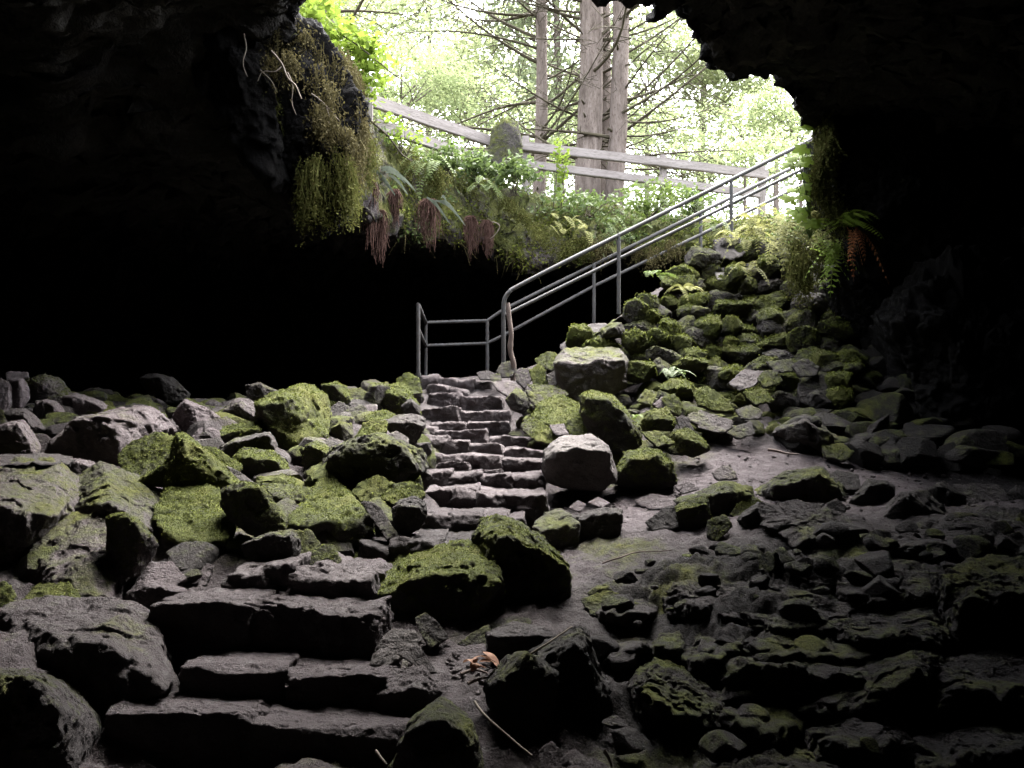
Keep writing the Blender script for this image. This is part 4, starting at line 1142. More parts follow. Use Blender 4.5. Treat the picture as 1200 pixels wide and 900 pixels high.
# walking stick
mb = MB()
mb.tube(smooth_path([P(595, 355, 11.6), P(597, 375, 11.6), P(599, 392, 11.6), P(598, 410, 11.62), P(602, 428, 11.64), P(601, 446, 11.66)]) , np.interp(np.linspace(0, 1, 31), [0, .1, .5, .55, .6, 1], [.030, .034, .036, .043, .036, .040]), 9)
v0 = P(601, 446, 11.66)
o = mb.obj('walking_stick', M['stick_wood'])
tag(o, 'bare knobbly wooden stick propped upright against the railing bend at the stair head', 'stick')

# ------------------------------------------------------------------ wooden rail fence above the bank


def plank(name, p, q, h, t, parent, mat='grey_wood'):
    p, q = np.asarray(p, float), np.asarray(q, float)
    bm = bmesh.new()
    bmesh.ops.create_cube(bm, size=1)
    L = np.linalg.norm(q - p)
    for v in bm.verts:
        v.co = (v.co.x * L, v.co.y * t, v.co.z * h)
    bmesh.ops.bevel(bm, geom=bm.edges[:], offset=min(h, t) * .12, segments=2, affect='EDGES')
    bmesh.ops.subdivide_edges(bm, edges=[e for e in bm.edges if e.calc_length() > L * .5], cuts=14)
    for v in bm.verts:
        c = np.array(v.co[:])
        n = perlin(np.array([[c[0] * 1.5 + p[0], p[1] * 3.3, c[2] * 2]]))[0]
        v.co.z += n * .02
        v.co.y += n * .015
    me = bpy.data.meshes.new(name)
    bm.to_mesh(me); bm.free()
    o = link(name, me, M[mat], parent)
    o.location = (p + q) / 2
    o.rotation_mode = 'QUATERNION'
    dv = Vector(q - p).normalized()
    yv = Vector((0, 0, 1)).cross(dv).normalized()
    zv = dv.cross(yv)
    from mathutils import Matrix
    o.rotation_quaternion = Matrix((dv, yv, zv)).transposed().to_quaternion()
    return o


FA = thing('wooden_fence', 'weathered plank fence sloping down from the mossy overhang to the mossy block', 'fence')
plank('top_rail', P(425, 115, 13.4), P(576, 166, 15.2), .20, .09, FA)
plank('lower_rail', P(440, 146, 13.5), P(590, 196, 15.3), .18, .09, FA)
plank('post', P(432, 90, 13.45), P(432, 190, 13.45), .14, .14, FA)
plank('post', P(583, 150, 15.5), P(583, 230, 15.5), .15, .15, FA)
FB = thing('wooden_fence', 'pale two-rail fence running level in front of the big conifer trunks', 'fence')
plank('top_rail', P(610, 171, 15.6), P(900, 205.5, 16.4), .17, .10, FB)
plank('lower_rail', P(612, 192, 15.6), P(890, 228, 16.4), .15, .10, FB)
plank('post', P(616, 160, 15.75), P(616, 245, 15.75), .15, .15, FB)
plank('post', P(777, 182, 16.2), P(777, 262, 16.2), .13, .13, FB)
plank('post', P(893, 195, 16.55), P(893, 275, 16.55), .14, .14, FB)
rock('P', 14.7, '571,182 577,152 590,138 607,145 609,166 613,180 604,194 585,196', '590,142 594,172 606,152', 'big mossy squared block standing between the two wooden fences', .62, 1.0, .3, t=.5, lean=.2, grow=1.05, sharp=50, rough=.8)

# ------------------------------------------------------------------ trees


def trunk_tube(mb, p, q, r0, r1, seg=18, n=26):
    f = np.linspace(0, 1, n)[:, None]
    pts = p * (1 - f) + q * f
    pts[:, 0] += .06 * np.sin(f[:, 0] * 7 + p[0])
    rad = r0 + (r1 - r0) * f[:, 0] + r0 * .35 * np.exp(-f[:, 0] * 22)
    k = len(mb.v)
    mb.tube(pts, rad, seg)
    v = mb.v[k]
    c = np.repeat(pts, seg, 0)
    dv = v - c
    v += dv * (.16 * fbm(np.column_stack([v[:, :2] * 6, v[:, 2:] * .9]), 3))[:, None]


def branch_obj(start, az, L, rise, parent, rnd, r=.028):
    mb = MB()
    n = 9
    d = np.array((math.cos(az), math.sin(az), 0))
    f = np.linspace(0, 1, n)
    w1, w2 = rnd.uniform(-.15, .15), rnd.uniform(0, 6)
    pts = start + d[None] * (L * f)[:, None] + np.array((0, 0, 1))[None] * (L * (rise[0] * f + rise[1] * f * f))[:, None]
    sd = np.array((-d[1], d[0], 0))
    pts += sd[None] * (w1 * L * np.sin(f * 3 + w2) - w1 * L * math.sin(w2))[:, None]
    mb.tube(pts, r * (1 - .8 * f), 6, False)
    for k in range(rnd.randint(7, 13)):
        i = rnd.uniform(.2, .98)
        b = np.array([np.interp(i, f, pts[:, a]) for a in range(3)])
        l2 = L * rnd.uniform(.12, .34) * (1.2 - i * .5)
        s = rnd.choice((-1, 1))
        e = d * rnd.uniform(.4, 1) + sd * s * rnd.uniform(.3, 1) + np.array((0, 0, rnd.uniform(-.7, .5)))
        e /= np.linalg.norm(e)
        g = np.linspace(0, 1, 5)[:, None]
        tw = b + e * l2 * g + np.array((0, 0, -.15 * l2)) * g * g
        mb.tube(tw, r * .34 * (1 - .6 * g[:, 0]), 4, False)
        for m in range(rnd.randint(1, 3)):
            j = rnd.uniform(.3, .9)
            bb = b + e * l2 * j
            e2 = e + rand_dirs(1)[0] * .8
            e2 /= np.linalg.norm(e2)
            mb.tube(np.array([bb, bb + e2 * l2 * .25, bb + e2 * l2 * .5]), r * .2, 3, False)
    return mb.obj('branch', M['twig_bark'], parent)


def conifer(px0, px1, d, w0, w1, label, nb, seed, zb=2.9, zt=17, lmax=2.6):
    p = P(px0, 225, d); q = P(px1, 0, d)
    p = p + (p - q) / (p[2] - q[2]) * (zb - p[2]); q = p + (q - p) / (q[2] - p[2]) * (zt - zb)
    root = thing('conifer_tree', label, 'tree', tuple(p), 'conifers beyond the fence')
    mb = MB()
    r0 = w0 / FPX * d / 2
    trunk_tube(mb, np.zeros(3), q - p, r0, r0 * .62)
    tr = mb.obj('trunk', M['bark'], root)
    nb = int(nb * 1.5)
    rnd = random.Random(seed)
    for k in range(nb):
        z = rnd.uniform(1.6, 7.2)
        az = rnd.choice((0, math.pi)) + rnd.gauss(0, .75) - .25
        f = z / (zt - zb)
        s = (q - p) * f
        branch_obj(s, az, rnd.uniform(.45, 1) * lmax * 1.5, rnd.choice(((.05, .42), (.35, .30), (-.1, .35), (.55, .25), (.1, -.12))), root, rnd, rnd.uniform(.022, .042))
    # stubs on the bark
    for k in range(10):
        z = rnd.uniform(.8, 6.5); az = rnd.uniform(3.2, 6.2)
        s = (q - p) * (z / (zt - zb)); dd = np.array((math.cos(az), math.sin(az), .2))
        mb = MB(); mb.tube(np.array([s + dd * r0 * .6, s + dd * (r0 * 1.05 + .09)]), [.03, .016], 6)
        mb.obj('branch_stub', M['twig_bark'], root)
    return root


conifer(630, 633, 18.0, 15, 13, 'slender conifer trunk standing just past the mossy block', 16, 1)
conifer(687, 691, 17.0, 30, 26, 'thickest conifer trunk, in the middle of the trunk row', 15, 2)
conifer(706, 707, 17.9, 15, 14, 'thin conifer trunk half hidden behind the thickest one', 9, 3)
conifer(719, 726, 16.9, 22, 18, 'conifer trunk with long bare branch reaching out under the cave roof', 15, 4)
conifer(381, 384, 16.5, 14, 12, 'grey trunk above the overhang, nearest its yellow-green bush', 7, 5, zt=16)
conifer(357, 358, 18.5, 9, 8, 'thinnest dark trunk above the overhang, by the cave roof edge', 6, 6, zt=16)


def crown_points(kind, H, rnd, n):
    C = []
    if kind == 'hemlock':
        z = H * .16
        while z < H * .98:
            f = (z / H)
            R = (1 - f) ** .8 * H * .26 + .4
            for b in range(rnd.randint(4, 6)):
                az = rnd.uniform(0, 6.28)
                for m in range(int(n * .012)):
                    t = rnd.uniform(.1, 1) ** .8
                    sp = R * .22 * (1.1 - t * .6)
                    C.append((math.cos(az) * R * t + rnd.gauss(0, sp), math.sin(az) * R * t + rnd.gauss(0, sp), z - R * .35 * t * t + rnd.gauss(0, .10)))
            z += H * .035
    else:
        for b in range(36):
            az = rnd.uniform(0, 6.28); el = rnd.uniform(-.5, 1.2)
            R = H * .30 * rnd.uniform(.3, 1)
            c = np.array((math.cos(az) * math.cos(el) * R, math.sin(az) * math.cos(el) * R, H * .58 + math.sin(el) * R * 1.3))
            s = H * rnd.uniform(.03, .075)
            for m in range(int(n / 36)):
                C.append((c[0] + rnd.gauss(0, s), c[1] + rnd.gauss(0, s), c[2] + rnd.gauss(0, s * .45)))
    return np.array(C)


def far_tree(kind, H, n, leaf, mat, seed, name):
    rnd = random.Random(seed)
    root = thing(name, '', 'tree')
    mb = MB()
    trunk_tube(mb, np.zeros(3), np.array((rnd.uniform(-.4, .4), 0, H * (.97 if kind == 'hemlock' else .62))), H * .014, .03, 8, 12)
    C = crown_points(kind, H, rnd, n)
    for k in range(14):
        c = C[rnd.randrange(len(C))]
        z0 = max(H * .18, c[2] * .8)
        mb.tube(np.array([(0, 0, z0), c * .6 + np.array((0, 0, z0)) * .4, c]), [.035, .022, .008], 4, False)
    mb.obj('trunk', M['bark'], root)
    cb = MB()
    leaves(cb, C, leaf, .55, np.random.default_rng(seed), .45)
    cb.obj('crown', M[mat], root, smooth=False)
    return root


def copy_tree(o):
    c = o.copy(); COL.objects.link(c)
    for ch in [x for x in COL.objects if x.parent == o]:
        k = ch.copy(); COL.objects.link(k); k.parent = c
    return c


TA = far_tree('hemlock', 17, 6400, .13, 'needle', 21, 'hemlock_tree')
TB = far_tree('broad', 13, 8500, .12, 'crown_leaf_pale', 22, 'leafy_tree')
TC = far_tree('broad', 8.5, 5400, .09, 'crown_leaf', 23, 'leafy_tree')
_used = set()
for (src, px, d, s, rz, lab) in [
    (TB, 440, 31, 1.1, .3, 'airy pale tree seen through the gap between overhang and slender trunk'),
    (TA, 350, 33, 1.1, 1.2, 'feathery evergreen over the bush on the overhang'),
    (TA, 500, 42, 1.2, 2.2, 'feathery evergreen far back above the sloping plank fence'),
    (TB, 575, 36, 1.15, 4.1, 'airy pale tree right above the big mossy block'),
    (TA, 655, 33, 1.15, 5.0, 'feathery evergreen between the slender trunk and the thickest trunk'),
    (TB, 760, 34, 1.1, 1.7, 'airy pale tree just past the trunk with the long bare branch'),
    (TA, 820, 38, 1.15, 2.9, 'feathery evergreen under the jagged cave roof edge'),
    (TB, 905, 33, 1.0, 5.5, 'airy pale tree where the cave roof dips lowest over the fence end'),
    (TA, 985, 35, 1.1, .7, 'feathery evergreen behind the hanging rock beside the railing end'),
    (TC, 545, 25, .75, .2, 'low leafy tree behind the sloping plank fence'),
    (TC, 470, 24, .8, 2.5, 'low leafy tree behind the fence post near the overhang'),
    (TC, 665, 27, .7, 3.6, 'low leafy tree in the gap between trunks, over the pale rails'),
    (TC, 800, 25, .62, 4.4, 'low leafy tree over the middle of the pale rails'),
    (TC, 872, 24, .60, 1.1, 'low leafy tree over the end of the pale rails'),
    (TC, 935, 23, .62, 5.3, 'low leafy tree by the upper end of the railing'),
    (TB, 680, 48, 1.3, 2.0, 'tall hazy pale tree farthest back behind the thickest trunk'),
]:
    o = src if src.name not in _used else copy_tree(src)
    _used.add(src.name)
    q = P(px, 250, d)
    o.location = (q[0], q[1], 3.6 + (d - 24) * .02)
    o.scale = (s, s, s); o.rotation_euler = (0, 0, rz)
    o['label'] = lab
    o['group'] = 'trees of the forest outside'

# ------------------------------------------------------------------ plants


def bush(name, px, py, d, rx, rz, n, leaf, mat, label, group=None, stems=8, cat='shrub', ry=None, clump=12):
    c = P(px, py, d)
    root = thing(name, label, cat, (c[0], c[1], c[2] - rz), group)
    rnd = np.random.default_rng(int(px * 7 + py))
    ctr = rnd.normal(0, .45, (clump, 3)) * np.array((rx, ry or rx, rz)) + np.array((0, 0, rz))
    k = rnd.integers(0, clump, n)
    C = ctr[k] + rnd.normal(0, .28, (n, 3)) * np.array((rx, ry or rx, rz * .8))
    mb = MB()
    leaves(mb, C, leaf, .6, rnd, .6)
    mb.obj('foliage', M[mat], root, smooth=False)
    mb = MB()
    for s in range(stems):
        e = ctr[s % clump]
        mb.tube(np.array([(rnd.normal(0, .06), rnd.normal(0, .06), -.1), e * .5 + rnd.normal(0, .03, 3), e]), [.010, .007, .003], 4, False)
    mb.obj('stems', M['twig_bark'], root)
    return root


GB = 'bushes on the bank above the cave mouth'
bush('leafy_bush', 365, 45, 12.2, .75, .55, 1500, .075, 'lime_leaf', 'bright yellow-green bush on top of the overhang by the cave roof', GB, 10)
bush('leafy_bush', 410, 85, 12.4, .55, .5, 800, .07, 'lime_leaf', 'bright bush beside the fence post on the overhang', GB)
bush('leafy_bush', 470, 160, 13.6, .35, .2, 160, .05, 'lime_leaf', 'sparse bush in front of the upper end of the sloping fence', GB)
bush('leafy_bush', 525, 182, 14.1, .40, .24, 420, .05, 'shrub_leaf', 'mid-green bush before the middle of the sloping fence', GB)
bush('leafy_bush', 604, 204, 14.3, .5, .28, 650, .055, 'shrub_leaf', 'dense small-leaved bush below the big mossy block', GB)
bush('leafy_bush', 556, 196, 14.4, .40, .26, 600, .05, 'shrub_leaf', 'small bush on the bank edge just before the mossy block', GB)
bush('leafy_bush', 690, 236, 14.8, .8, .2, 600, .05, 'shrub_leaf', 'low broad bush under the pale rails by the thickest trunk', GB)
bush('leafy_bush', 760, 236, 14.8, .6, .25, 700, .05, 'fern_leaf', 'low bush behind the middle of the nearer railing', GB)
bush('leafy_bush', 655, 205, 15.0, .16, .55, 170, .05, 'lime_leaf', 'spindly sapling before the pale rails', GB, 3)
bush('leafy_bush', 835, 182, 18.0, .9, .45, 700, .06, 'crown_leaf', 'sunny bush behind the pale rails beside the railing', GB)
bush('leafy_bush', 890, 170, 18.5, .9, .5, 700, .06, 'crown_leaf', 'sunny bush past the end of the pale rails', GB)
bush('leafy_bush', 815, 232, 15.2, .4, .25, 420, .05, 'shrub_leaf', 'small bush behind the railings under the pale lower rail', GB)


def frond(mb, base, dirv, L, droop, w, rnd, npair=16, stem=.004):
    f = np.linspace(0, 1, npair)
    d = np.asarray(dirv, float); d = d / np.linalg.norm(d)
    pts = base + d[None] * (L * f)[:, None] + np.array((0, 0, -1.0))[None] * (droop * L * f ** 2)[:, None]
    tan = np.gradient(pts, axis=0); tan /= np.linalg.norm(tan, axis=1)[:, None]
    s = np.cross(tan, np.array((0.05, .1, 1.0))); s /= np.linalg.norm(s, axis=1)[:, None] + 1e-9
    nv = np.cross(s, tan)
    prof = w * np.sin(np.pi * np.clip(f * .93 + .07, 0, 1)) ** .75
    for sg in (-1, 1):
        a = s * sg + tan * .45 - nv * rnd.uniform(.05, .35)
        a /= np.linalg.norm(a, axis=1)[:, None]
        hl = (prof / 2)[:, None]
        quads(mb, pts + a * hl, a * hl, tan * (L / npair * .5))
    ribbon(mb, pts, stem * (1 - .7 * f), s)


def fern(name, px, py, d, n, L, label, mat='fern_leaf', az=(3.4, 6.0), elev=(.1, .9), droop=(.5, 1.0), w=.15, group='ferns', spread=.0, npair=13, cat='fern'):
    c = P(px, py, d)
    rnd = random.Random(int(px * 13 + py * 3))
    mb = MB()
    for k in range(n):
        a = rnd.uniform(*az); e = rnd.uniform(*elev)
        b = np.array((rnd.uniform(-1, 1) * spread, rnd.uniform(-.3, .3) * spread, rnd.uniform(-.4, .4) * spread))
        frond(mb, b, (math.cos(a) * math.cos(e), math.sin(a) * math.cos(e), math.sin(e)), L * rnd.uniform(.6, 1.1), rnd.uniform(*droop), w * rnd.uniform(.7, 1.1), rnd, npair)
    o = mb.obj(name, M[mat], smooth=False)
    o.location = c
    return tag(o, label, cat, group)


GFN = 'ferns round the cave mouth'
fern('fern', 990, 262, 10.0, 12, .62, 'bright green fern above the rusty dead fronds on the hanging rock', 'lime_leaf', (3.0, 5.4), (.0, .8), (.5, .9), .17, GFN, .12, 20)  # brighter leaf colour stands in for light the roof keeps off
fern('fern', 905, 258, 11.4, 26, .55, 'pale shaggy fern clump over the wall, nearest the railing', 'pale_fern', (2.9, 6.2), (-.1, .9), (.7, 1.3), .12, GFN, .45)
fern('fern', 945, 262, 10.9, 26, .60, 'pale shaggy fern clump between wall top and broad-leaved plant', 'pale_fern', (2.9, 6.2), (-.2, .8), (.8, 1.4), .12, GFN, .4)
fern('fern', 880, 275, 11.8, 16, .42, 'small pale fern beside the post stone of the railing', 'pale_fern', (2.9, 6.2), (0, .9), (.6, 1.1), .11, GFN, .3)
fern('fern', 925, 282, 10.9, 14, .42, 'drooping pale fern over the dark edge under the wall top', 'pale_fern', (3.2, 6.0), (-.5, .3), (.8, 1.4), .11, GFN, .3)
fern('fern', 968, 285, 10.2, 12, .48, 'drooping fern just under the bright green one', 'lime_leaf', (3.2, 6.0), (-.7, .1), (.7, 1.2), .11, GFN, .2)
fern('fern', 845, 258, 12.4, 10, .32, 'small fern tuft close to the railing foot on the wall top', 'fern_leaf', (3.0, 6.2), (.1, .9), (.5, 1.0), .09, GFN, .2)
fern('fern', 772, 322, 11.6, 9, .30, 'fern tuft growing from the wall under the nearer railing', 'fern_leaf', (3.0, 6.2), (.2, 1.0), (.5, 1.0), .08, GFN, .12)
fern('fern', 800, 340, 11.3, 9, .28, 'yellowish fern tuft in the middle of the stacked wall', 'pale_fern', (3.0, 6.2), (.1, 1.0), (.6, 1.1), .08, GFN, .12)
fern('fern', 880, 312, 11.4, 9, .32, 'fern tuft beside the pale stone near the wall top', 'pale_fern', (3.0, 6.2), (.1, 1.0), (.6, 1.1), .08, GFN, .15)
fern('fern', 790, 435, 10.0, 9, .26, 'dark green tuft low in the stacked wall', 'shrub_leaf', (3.0, 6.2), (.1, 1.0), (.6, 1.1), .07, GFN, .15)
fern('fern', 735, 495, 8.8, 12, .24, 'bright grassy tuft among stones beside the large squared block', 'fern_leaf', (3.0, 6.2), (.2, 1.1), (.5, 1.0), .06, GFN, .15)
fern('fern', 505, 190, 13.6, 14, .42, 'yellow-green fern curtain on the dark bank above the root tassels', 'fern_leaf', (3.6, 5.8), (-.5, .4), (.8, 1.3), .12, GFN, .28)
fern('fern', 560, 215, 14.0, 10, .36, 'fern on the bank edge below the small bush', 'fern_leaf', (3.4, 6.0), (-.3, .5), (.7, 1.2), .10, GFN, .25)
fern('fern', 670, 262, 14.2, 14, .36, 'fern on the yellow mossy bank behind the railing bend', 'pale_fern', (3.4, 6.0), (-.2, .6), (.7, 1.2), .10, GFN, .4)
fern('fern', 735, 262, 14.3, 14, .36, 'fern on the bank between the two railings and the rails', 'fern_leaf', (3.4, 6.0), (-.2, .6), (.7, 1.2), .10, GFN, .4)
fern('dead_fern', 1000, 268, 9.75, 9, .42, 'rusty red dead fronds hanging from the hanging rock', 'dead_frond', (3.8, 6.0), (-1.3, -.6), (.6, 1.0), .07, None, .08, cat='dead fern')

# broad-leaved plant
def palmate(mb, c, n, up, s, rnd):
    """a lobed leaf"""
    n = n / np.linalg.norm(n)
    a = np.cross(n, up); a /= np.linalg.norm(a) + 1e-9
    b = np.cross(a, n)
    m = 20
    th = np.linspace(0, 2 * math.pi, m, endpoint=False)
    r = s * (.78 + .22 * np.cos(th * 5)) * (1 - .25 * (np.cos(th + math.pi / 2) > .9))
    v = c + (a[None] * np.cos(th)[:, None] + b[None] * np.sin(th)[:, None]) * r[:, None] - n[None] * (r ** 2 / s * .25)[:, None]
    v = np.vstack([v, c[None]])
    k = np.arange(m)
    mb.add(v, np.stack([k, (k + 1) % m, np.full(m, m)], -1))


pr = random.Random(5)
mb, st = MB(), MB()
base = P(952, 268, 10.1)
for k in range(30):
    y = pr.uniform(148, 268)
    x = np.interp(y, [148, 175, 205, 235, 268], [943, 934, 936, 934, 948]) + pr.uniform(-11, 12)
    s = pr.uniform(.07, .115)
    c = P(x, y, 9.9 + pr.uniform(-.2, .2)) - base
    n = np.array((pr.uniform(-.5, .3), pr.uniform(-1, -.4), pr.uniform(.4, 1.0)))
    palmate(mb, c, n, np.array((pr.uniform(-.4, .4), .2, 1)), s * 1.15, pr)
    st.tube(np.array([(0, .1, -.1), c * .5 + np.array((.04, .08, -.02)), c]), [.008, .006, .003], 4, False)
root = thing('broad_leaved_plant', 'bright plant with large lobed leaves against the hanging rock by the railing end', 'plant', tuple(base))
mb.obj('foliage', M['lime_leaf'], root); st.obj('stems', M['shrub_leaf'], root)

# ------------------------------------------------------------------ hanging moss, roots


def strands(name, line, d, n, lpx, mat, label, cat='moss', fluff=12, w=.007, group=None, spread=.12, sway=.25):
    """moss hanging from an edge: a fringe of tapering threads with tufts"""
    rnd = np.random.default_rng(int(line[0][0] * 31 + line[0][1] * 7 + n))
    line = np.array(line, float)
    seg = np.concatenate([[0], np.cumsum(np.hypot(*np.diff(line[:, :2], axis=0).T))])
    org = at(*line[0][:2], d)
    mb = MB()
    n = int(n * 1.7)
    nc = max(8, n // 16)
    cs, cl, cd, cb = rnd.uniform(0, seg[-1], nc), rnd.uniform(.25, 1, nc) ** 1.3, rnd.normal(0, spread, nc), rnd.normal(0, 5, nc)
    for k in range(n):
        j = rnd.integers(0, nc)
        s = np.clip(cs[j] + rnd.normal(0, 5), 0, seg[-1])
        x, y = np.interp(s, seg, line[:, 0]), np.interp(s, seg, line[:, 1])
        dd = d + (np.interp(s, seg, line[:, 2]) if line.shape[1] > 2 else 0)
        b = at(x, y + cb[j] + rnd.normal(0, 3), dd + cd[j] + rnd.normal(0, .05)) - org
        L = (lpx[0] + (lpx[1] - lpx[0]) * cl[j] * rnd.uniform(.5, 1)) / FPX * dd
        m = 6
        f = np.linspace(0, 1, m)
        cx = b + 0
        pts = b + np.stack([rnd.normal(0, .022, m).cumsum() * (1 + sway) - rnd.normal(0, .01), rnd.normal(0, .02, m).cumsum(), -L * f], 1)
        ribbon(mb, pts, w * rnd.uniform(.5, 1.2) * (1 - .75 * f), rand_dirs(1, rnd)[0] * np.array((1, .5, .1)))
        if fluff:
            c = pts[rnd.integers(0, m, fluff)] + rnd.normal(0, .024, (fluff, 3))
            leaves(mb, c, .020, 1.0, rnd, .55)
    o = mb.obj(name, M[mat], smooth=False)
    o.location = org
    return tag(o, label, cat, group)


GHM = 'moss hanging from the overhang'
strands('hanging_moss', [(288, 26), (310, 22), (335, 30), (360, 45), (385, 62), (405, 82)], 10.0, 420, (20, 75), 'brown_moss', 'brown shaggy fringe hanging along the top of the dark overhang', group=GHM)
strands('hanging_moss', [(290, 40), (300, 85), (318, 110), (330, 130)], 9.9, 120, (10, 36), 'moss_strand', 'thin green moss line down the shadowed side of the overhang', group=GHM)
strands('hanging_moss', [(395, 62), (415, 85), (420, 120), (418, 160), (408, 195)], 10.2, 460, (20, 62), 'brown_moss', 'golden-brown beard down the bright side of the overhang', group=GHM, spread=.2)
strands('hanging_moss', [(352, 205), (365, 190), (385, 185), (405, 180), (412, 200)], 9.9, 520, (35, 85), 'moss_strand', 'thick yellow-green beard at the lowest tip of the overhang', group=GHM, spread=.2)
strands('hanging_moss', [(408, 130), (420, 150), (430, 165), (440, 175)], 11.5, 240, (20, 60), 'moss_strand', 'green moss apron where the overhang joins the bank', group=GHM, spread=.3)
strands('hanging_moss', [(957, 145), (964, 140), (975, 150), (968, 175), (958, 195)], 10.0, 300, (18, 50), 'moss_strand', 'olive moss hanging on the edge of the rock by the broad-leaved plant', group=GHM)
strands('hanging_moss', [(958, 200), (965, 225), (978, 240), (990, 255)], 10.0, 160, (12, 36), 'moss_strand', 'olive moss lower down the hanging rock by the railing end', group=GHM)
strands('hanging_moss', [(930, 290), (950, 296), (965, 296)], 10.6, 110, (25, 70), 'moss_strand', 'dangling moss threads in the dark under the pale ferns', group=GHM)
strands('hanging_moss', [(470, 190), (500, 198), (525, 212)], 13.5, 90, (10, 30), 'moss_strand', 'yellow-green moss fringe on the bank just over the root tassels', group=GHM)
strands('hanging_moss', [(585, 235), (600, 240), (625, 262), (650, 280), (690, 285)], 14.2, 130, (8, 30), 'moss_strand', 'long moss fringe under the yellow bank behind the railing', group=GHM)
strands('hanging_moss', [(690, 282), (730, 285), (765, 288), (800, 285)], 14.3, 90, (8, 26), 'brown_moss', 'brown root fringe under the bank between the railings', group=GHM)

strands('hanging_moss', [(296, 70), (330, 62), (370, 80), (405, 110)], 9.55, 60, (12, 50), 'brown_moss', 'tangled brown rootlets over the upper face of the dark overhang', group=GHM, spread=.12)
strands('hanging_moss', [(330, 130), (360, 120), (390, 140), (412, 160)], 9.6, 80, (10, 46), 'brown_moss', 'tangled brown rootlets over the lower face of the dark overhang', group=GHM, spread=.12)

GT = 'root tassels hanging under the bank'
for (x, y0, y1, wpx, d, lab) in [
    (433, 203, 300, 17, 12.3, 'longest reddish root tassel, nearest the overhang'),
    (446, 246, 310, 11, 12.45, 'reddish root tassel hanging against the longest one'),
    (462, 222, 266, 13, 12.7, 'short root tassel beneath the strap-leaved fern'),
    (502, 233, 296, 24, 13.3, 'widest reddish root tassel, in the middle of the dark bank'),
    (552, 253, 305, 15, 13.9, 'narrow root tassel, first of the close pair below the bush'),
    (570, 258, 303, 14, 14.0, 'narrow root tassel, second of the close pair, next to a pale curl of root'),
]:
    rnd = np.random.default_rng(int(x))
    mb = MB()
    org = P(x, y0, d)
    for k in range(110):
        f = np.linspace(0, 1, 8)
        u = rnd.uniform(-1, 1)
        L = (y1 - y0) / FPX * d * rnd.beta(2.2, 1.6) * 1.12 * (1.05 - .4 * abs(u + .3 * math.sin(x)))
        wd = wpx / FPX * d * .5
        pts = np.stack([u * wd * np.minimum(1, .35 + f * 1.6) + rnd.normal(0, .013, 8).cumsum(), rnd.uniform(-1, 1) * wd * .7 * np.minimum(1, .3 + f) + rnd.normal(0, .006, 8).cumsum(), -L * f], 1)
        mb.tube(pts, .0075 * (1 - .5 * f), 3, False)
    o = mb.obj('root_tassel', M['red_root'])
    o.location = org
    tag(o, lab, 'roots', GT)


def strap_fern(px, py, d, arr, label):
    mb = MB()
    org = P(px, py, d)
    for (x0, y0, x1, y1, bend) in arr:
        a, b = P(x0, y0, d) - org, P(x1, y1, d - .35) - org
        f = np.linspace(0, 1, 9)
        pts = a + (b - a) * f[:, None] + np.array((0, -.1, bend)) * (np.sin(f * math.pi))[:, None]
        ribbon(mb, pts, .020 * np.sin(np.clip(f * .9 + .08, 0, 1) * math.pi) ** .6 + .003, np.array((.35, -.3, .85)))
    o = mb.obj('strap_fern', M['grey_fern'], smooth=True)
    o.location = org
    return tag(o, label, 'fern', 'strap-leaved ferns under the bank')


strap_fern(437, 198, 12.4, [(437, 198, 463, 229, .05), (440, 200, 457, 222, .02), (447, 200, 475, 215, .06), (452, 202, 487, 224, .07), (455, 205, 478, 228, .04), (437, 200, 418, 218, .05), (445, 198, 470, 205, .04), (440, 202, 428, 222, .03)],
           'strap-leaved grey-green fern above the longest root tassel')
strap_fern(505, 232, 13.2, [(500, 231, 527, 262, .04), (510, 235, 545, 264, .08), (516, 234, 524, 238, .06), (506, 234, 518, 250, .02), (514, 236, 535, 250, .05)],
           'strap-leaved grey-green fern over the widest root tassel')


def twig(name, pts, r, label, mat='pale_root', group=None, forks=(), cat='twig'):
    mb = MB()
    p = np.array([at(*q) for q in pts])
    org = p[0].copy()
    s = smooth_path(p - org, 5)
    s += np.column_stack([perlin(s * 6 + 3), perlin(s * 6 + 13), perlin(s * 6 + 23)]) * .012
    mb.tube(s, r * np.linspace(1, .5, len(s)), 6, False)
    for fk in forks:
        q = smooth_path(np.array([at(*z) for z in fk]) - org, 4)
        mb.tube(q, r * .6 * np.linspace(1, .4, len(q)), 5, False)
    o = mb.obj(name, M[mat])
    o.location = org
    return tag(o, label, cat, group)


GTW = 'bare roots on the overhang'
twig('hanging_root', [(318, 60, 9.4), (330, 75, 9.35), (337, 92, 9.3), (346, 100, 9.3), (354, 116, 9.3)], .014, 'pale forked root dangling in front of the dark overhang', group=GTW,
     forks=[[(337, 85, 9.33), (343, 100, 9.3), (342, 120, 9.3), (347, 134, 9.3)], [(330, 78, 9.34), (322, 84, 9.3), (308, 84, 9.3), (302, 95, 9.3)]])
twig('hanging_root', [(286, 40, 9.5), (288, 58, 9.45), (284, 74, 9.4), (290, 90, 9.4)], .012, 'thin pale root at the shadowed edge of the overhang', group=GTW, forks=[[(305, 82, 9.4), (318, 95, 9.4), (324, 108, 9.4)]])
twig('hanging_root', [(365, 110, 9.5), (378, 120, 9.5), (388, 130, 9.6), (398, 142, 9.7)], .010, 'thin pale root crossing the dark face near the bright side of the overhang', group=GTW, forks=[[(382, 124, 9.5), (386, 138, 9.5), (384, 150, 9.5)]])
twig('hanging_root', [(405, 118, 10.6), (430, 138, 11.3), (455, 160, 12.3), (470, 180, 12.9), (482, 188, 13.2)], .018, 'long dark root running down across the bank below the fence', 'twig_bark', GTW)
